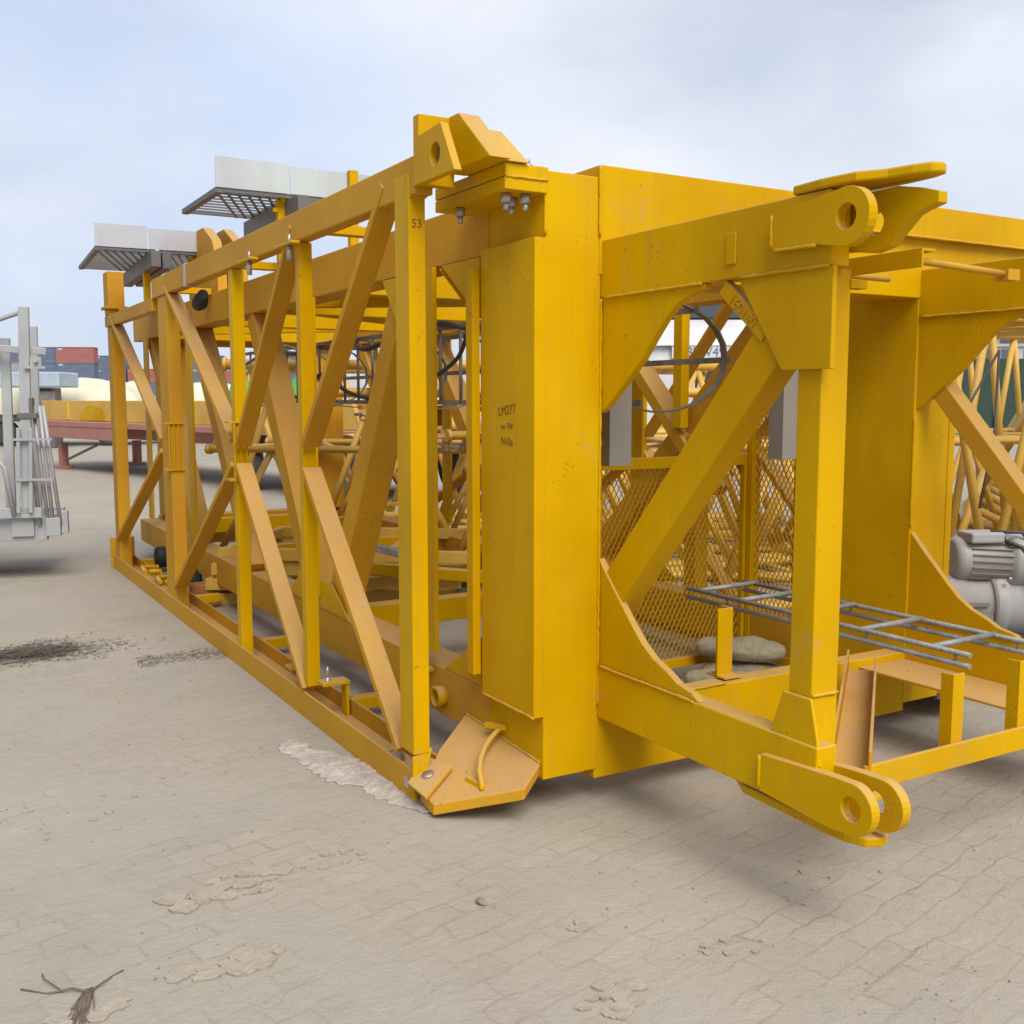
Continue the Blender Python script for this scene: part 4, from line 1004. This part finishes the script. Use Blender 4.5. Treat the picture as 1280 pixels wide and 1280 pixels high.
D_('blue_stripe', prism(B(), [(.55,-.012,1.9),(1.0,-.012,1.1),(1.3,-.012,1.1),(.75,-.012,1.9)], (0,.01,0)), 'cblue', 0); D_('blue_stripe', prism(B(), [(.55,-.012,2.9),(.9,-.012,2.1),(1.1,-.012,2.1),(.75,-.012,2.9)], (0,.01,0)), 'cblue', 0)
D_('window', bx(B(), (1.3,-.015,1.9), (1.95,-.002,2.6)), 'glass', .01); D_('box_body', bx(B(), (-7,0,1.1), (-.2,2.4,2.5)), 'white', .03); D_('chassis', bx(B(), (-7,.5,.6), (2,1.9,.98)), 'galv_dark', .02)
for x in (1.0, -3.6, -5.0):
    k = B(); lathe(k, (x, .30, .5), (0,-1,0), [(.28,0),(.44,0),(.5,.05),(.5,.25),(.45,.3),(.3,.29),(.28,.2)], 36); w_ = build('wheel', k, M['tyre'], t2); k = B(); lathe(k, (x,.22,.5), (0,-1,0), [(.285,0),(.285,.20),(.25,.12),(.1,.1)], 28); build('rim', k, M['rim'], w_)
# green covered machine and red one, far middle
o = build('green_cover', lumps(3.6, 2, 3.0, 3.3), M['green'], smooth=True); o.location = gp(-7.4, 34); o.rotation_euler = (0,0,-TH); tag(o, 'bright green covered machine far behind the middle posts', 'covered machine')

# container stacks far away
def container(mat):
    k = B(); bx(k, (-3.03, .0, .0), (3.03, 2.44, .12)); bx(k, (-3.03, 0, 2.47), (3.03, 2.44, 2.59))
    for x in (-3.03, 2.91):
        for y in (0, 2.32): bx(k, (x, y, .1201), (x+.12, y+.12, 2.4699))
    f = build('corner_frame', k, M[mat]); 
    k = B(); n = 26; pts = []
    for i in range(n):
        x = -2.91 + i*5.82/n; w_ = 5.82/n
        pts += [(x, .03), (x+w_*.3, .03), (x+w_*.5, .07), (x+w_*.8, .07)]
    pts += [(2.909, .03)]
    poly = [(x, y, .1205) for x, y in pts] + [(2.909, 2.4, .1205), (-2.91, 2.4, .1205)]
    prism(k, poly, (0,0,2.348)); w = build('corrugated_walls', k, M[mat])
    k = B(); bx(k, (-2.7, .012, 2.1), (-2.0, .028, 2.38)); d = build('label_panel', k, M['toe'])
    return f, w, d
protos = {}
def cont(mat, lat, fwd, lvl, label, deg=4):
    t = thing('shipping_container', label, 'container', gp(lat, fwd, lvl*2.6), -TH+R(deg), 'shipping containers stacked far away')
    if mat not in protos:
        protos[mat] = container(mat); parts = protos[mat]
        for p in parts: p.parent = t
    else:
        for p in protos[mat]:
            c = p.copy(); COL.objects.link(c); c.parent = t
    return t
F = 176.
cn = {'cblue':'blue','cred':'red','cgrey':'grey','cgreen':'dark green'}
cols = [(-78.6, 'cblue cblue cblue cblue'), (-72.9, 'cblue cblue cblue cred'), (-83.5-1.5, 'cgrey cblue cgrey cblue')]
pos = ['left', 'right', 'hidden']
used = set()
for i, (lat, ms) in enumerate(cols):
    for lv, mt_ in enumerate(ms.split()):
        lvl = ['bottom', 'second', 'third', 'top'][lv]
        nm = ['left-hand visible stack', 'right-hand visible stack', 'stack behind the galvanised cage'][i]
        cont(mt_, lat, F, lv, '%s shipping container, %s level of the %s beyond the tarpaulins' % (cn[mt_], lvl, nm))
k_ = 0
F2 = 210.
for i in range(12):
    lat = (-80.0 + i*6.4)
    for lv in range(4 if i % 3 == 0 else 3):
        mt_ = ['cgrey', 'cgrey', 'cblue', 'cred'][(lv + (i*7) % 3) % 4] if lv < 3 else 'cblue'
        cont(mt_, lat, F2, lv, '%s shipping container in the long far row behind the yellow frame' % cn[mt_], 0)

# green hoarding and buildings at right
gh = thing('green_hoarding', 'dark green site hoarding at right beyond the lattice tubes', 'fence', gp(20.0, 50), -TH)
for i in range(9): build('panel', bx(B(), (i*3.0, 0, .1), (i*3.0+2.96, .08, 3.55)), M['cgreen'], gh, (0,0,0), .01)
for i in range(10): build('post', bx(B(), (i*3.0-.05, -.1, 0), (i*3.0+.03, -.005, 3.7)), M['galv_dark'], gh)
def building(lat, fwd, w, d, n, fh, label, rz=0, mat='concrete', step=0):
    t = thing('apartment_building', label, 'building', gp(lat, fwd), -TH+rz)
    build('wall', bx(B(), (0,0,0), (w,d,n*fh)), M[mat], t)
    build('roof', bx(B(), (-.3,-.3,n*fh+.01), (w+.3,d+.3,n*fh+.5)), M[mat], t)
    if step: build('roof_block', bx(B(), (w*.3,d*.2,n*fh+.51), (w*.75,d*.8,n*fh+step)), M['window'], t)
    nb = int(w/3.6)
    for f in range(n):
        build('balcony_slab', bx(B(), (-.2,-1.2,f*fh+fh*.04), (w+.2,-.01,f*fh+fh*.34)), M[mat], t)
        for j in range(nb): build('window', bx(B(), (j*3.6+.7,-.05,f*fh+fh*.36), (j*3.6+2.9,-.012,f*fh+fh*.88)), M['window'], t)
    return t
building(78, 178, 26, 12, 3, 3.5, 'low pale apartment building with balconies above the green hoarding', R(-6), step=2.8)
building(86, 196, 30, 12, 4, 3.3, 'taller grey apartment building behind the pale one at right', R(-6), mat='cgrey')
o = build('far_shed', bx(B(), (0,0,0), (140, 20, 4.2)), M['concrete']); o.location = gp(-60, 300); o.rotation_euler = (0,0,-TH); tag(o, 'long low pale shed on the horizon behind the yard', 'shed')

# ------------------------------------------------------------------ light, sky
w = bpy.data.worlds.new('World'); scn.world = w; w.use_nodes = True
n = w.node_tree.nodes; l = w.node_tree.links
bg = n['Background']; bg.inputs['Strength'].default_value = .11
sky = n.new('ShaderNodeTexSky'); sky.sky_type = 'NISHITA'; sky.sun_disc = False
SE, SA = R(50), R(190)      # elevation; compass bearing of the sun (from +Y clockwise)
sky.sun_elevation = SE; sky.sun_rotation = SA
sky.air_density = 1.0; sky.dust_density = 2.0
tc = n.new('ShaderNodeTexCoord').outputs['Generated']
mp = n.new('ShaderNodeMapping'); mp.inputs['Scale'].default_value = (1, 1, 2.6); mp.inputs['Rotation'].default_value = (0,0,.6); l.new(tc, mp.inputs[0])
cl1 = nz(n, l, mp.outputs[0], 1.7, 7, .52, .25)
cf = ramp(n, l, cl1, .26, .62)
cf = mth(n, l, 'MULTIPLY_ADD', cf, .56); cf.node.inputs[2].default_value = .40
cl2 = nz(n, l, mp.outputs[0], 3.1, 6, .5, .2)
ccol = mix(n, l, ramp(n, l, cl2, .3, .7), (6.6, 7.2, 8.4), (8.5, 8.8, 9.5))
sxw = n.new('ShaderNodeSeparateXYZ'); l.new(tc, sxw.inputs[0])
gap = n.new('ShaderNodeMapRange'); l.new(sxw.outputs['X'], gap.inputs[0])      # cloud cut back towards unseen -x, added to dim the light on left faces
gap.inputs[1].default_value = -.75; gap.inputs[2].default_value = -.05; gap.inputs[3].default_value = .2; gap.inputs[4].default_value = 1
cf = mth(n, l, 'MULTIPLY', cf, gap.outputs[0])
c = mix(n, l, cf, sky.outputs[0], ccol)
dp = n.new('ShaderNodeVectorMath'); dp.operation = 'DOT_PRODUCT'; l.new(tc, dp.inputs[0]); dp.inputs[1].default_value = (.146, .974, .174)
bl = mth(n, l, 'MULTIPLY', ramp(n, l, dp.outputs['Value'], .93, .995), ramp(n, l, nz(n, l, tc, 4.2, 5, .55, .3), .36, .60))   # thin blue gap low in the north
c = mix(n, l, mth(n, l, 'MULTIPLY', bl, .6), c, (4.9, 6.4, 9.2))
l.new(c, bg.inputs['Color'])

sl = bpy.data.lights.new('sun', 'SUN'); sl.energy = 3.5; sl.angle = R(40); sl.color = (1, .93, .82)
so = bpy.data.objects.new('sun', sl); COL.objects.link(so)
sv = V((math.sin(SA)*math.cos(SE), math.cos(SA)*math.cos(SE), math.sin(SE)))
so.rotation_euler = sv.to_track_quat('Z', 'Y').to_euler()

# ------------------------------------------------------------------ camera
cam = bpy.data.cameras.new('camera'); co = bpy.data.objects.new('camera', cam); COL.objects.link(co)
cam.sensor_width = 36; cam.lens = 36*1306/1280; cam.clip_end = 3000; cam.clip_start = .05
co.location = (CX, CY, 1.6)
co.rotation_euler = (R(90) - math.atan(140/1306), 0, -TH)
scn.camera = co
scn.render.resolution_x = scn.render.resolution_y = 1024
scn.view_settings.view_transform = 'Standard'; scn.view_settings.look = 'None'; scn.view_settings.exposure = 0; scn.view_settings.gamma = 1
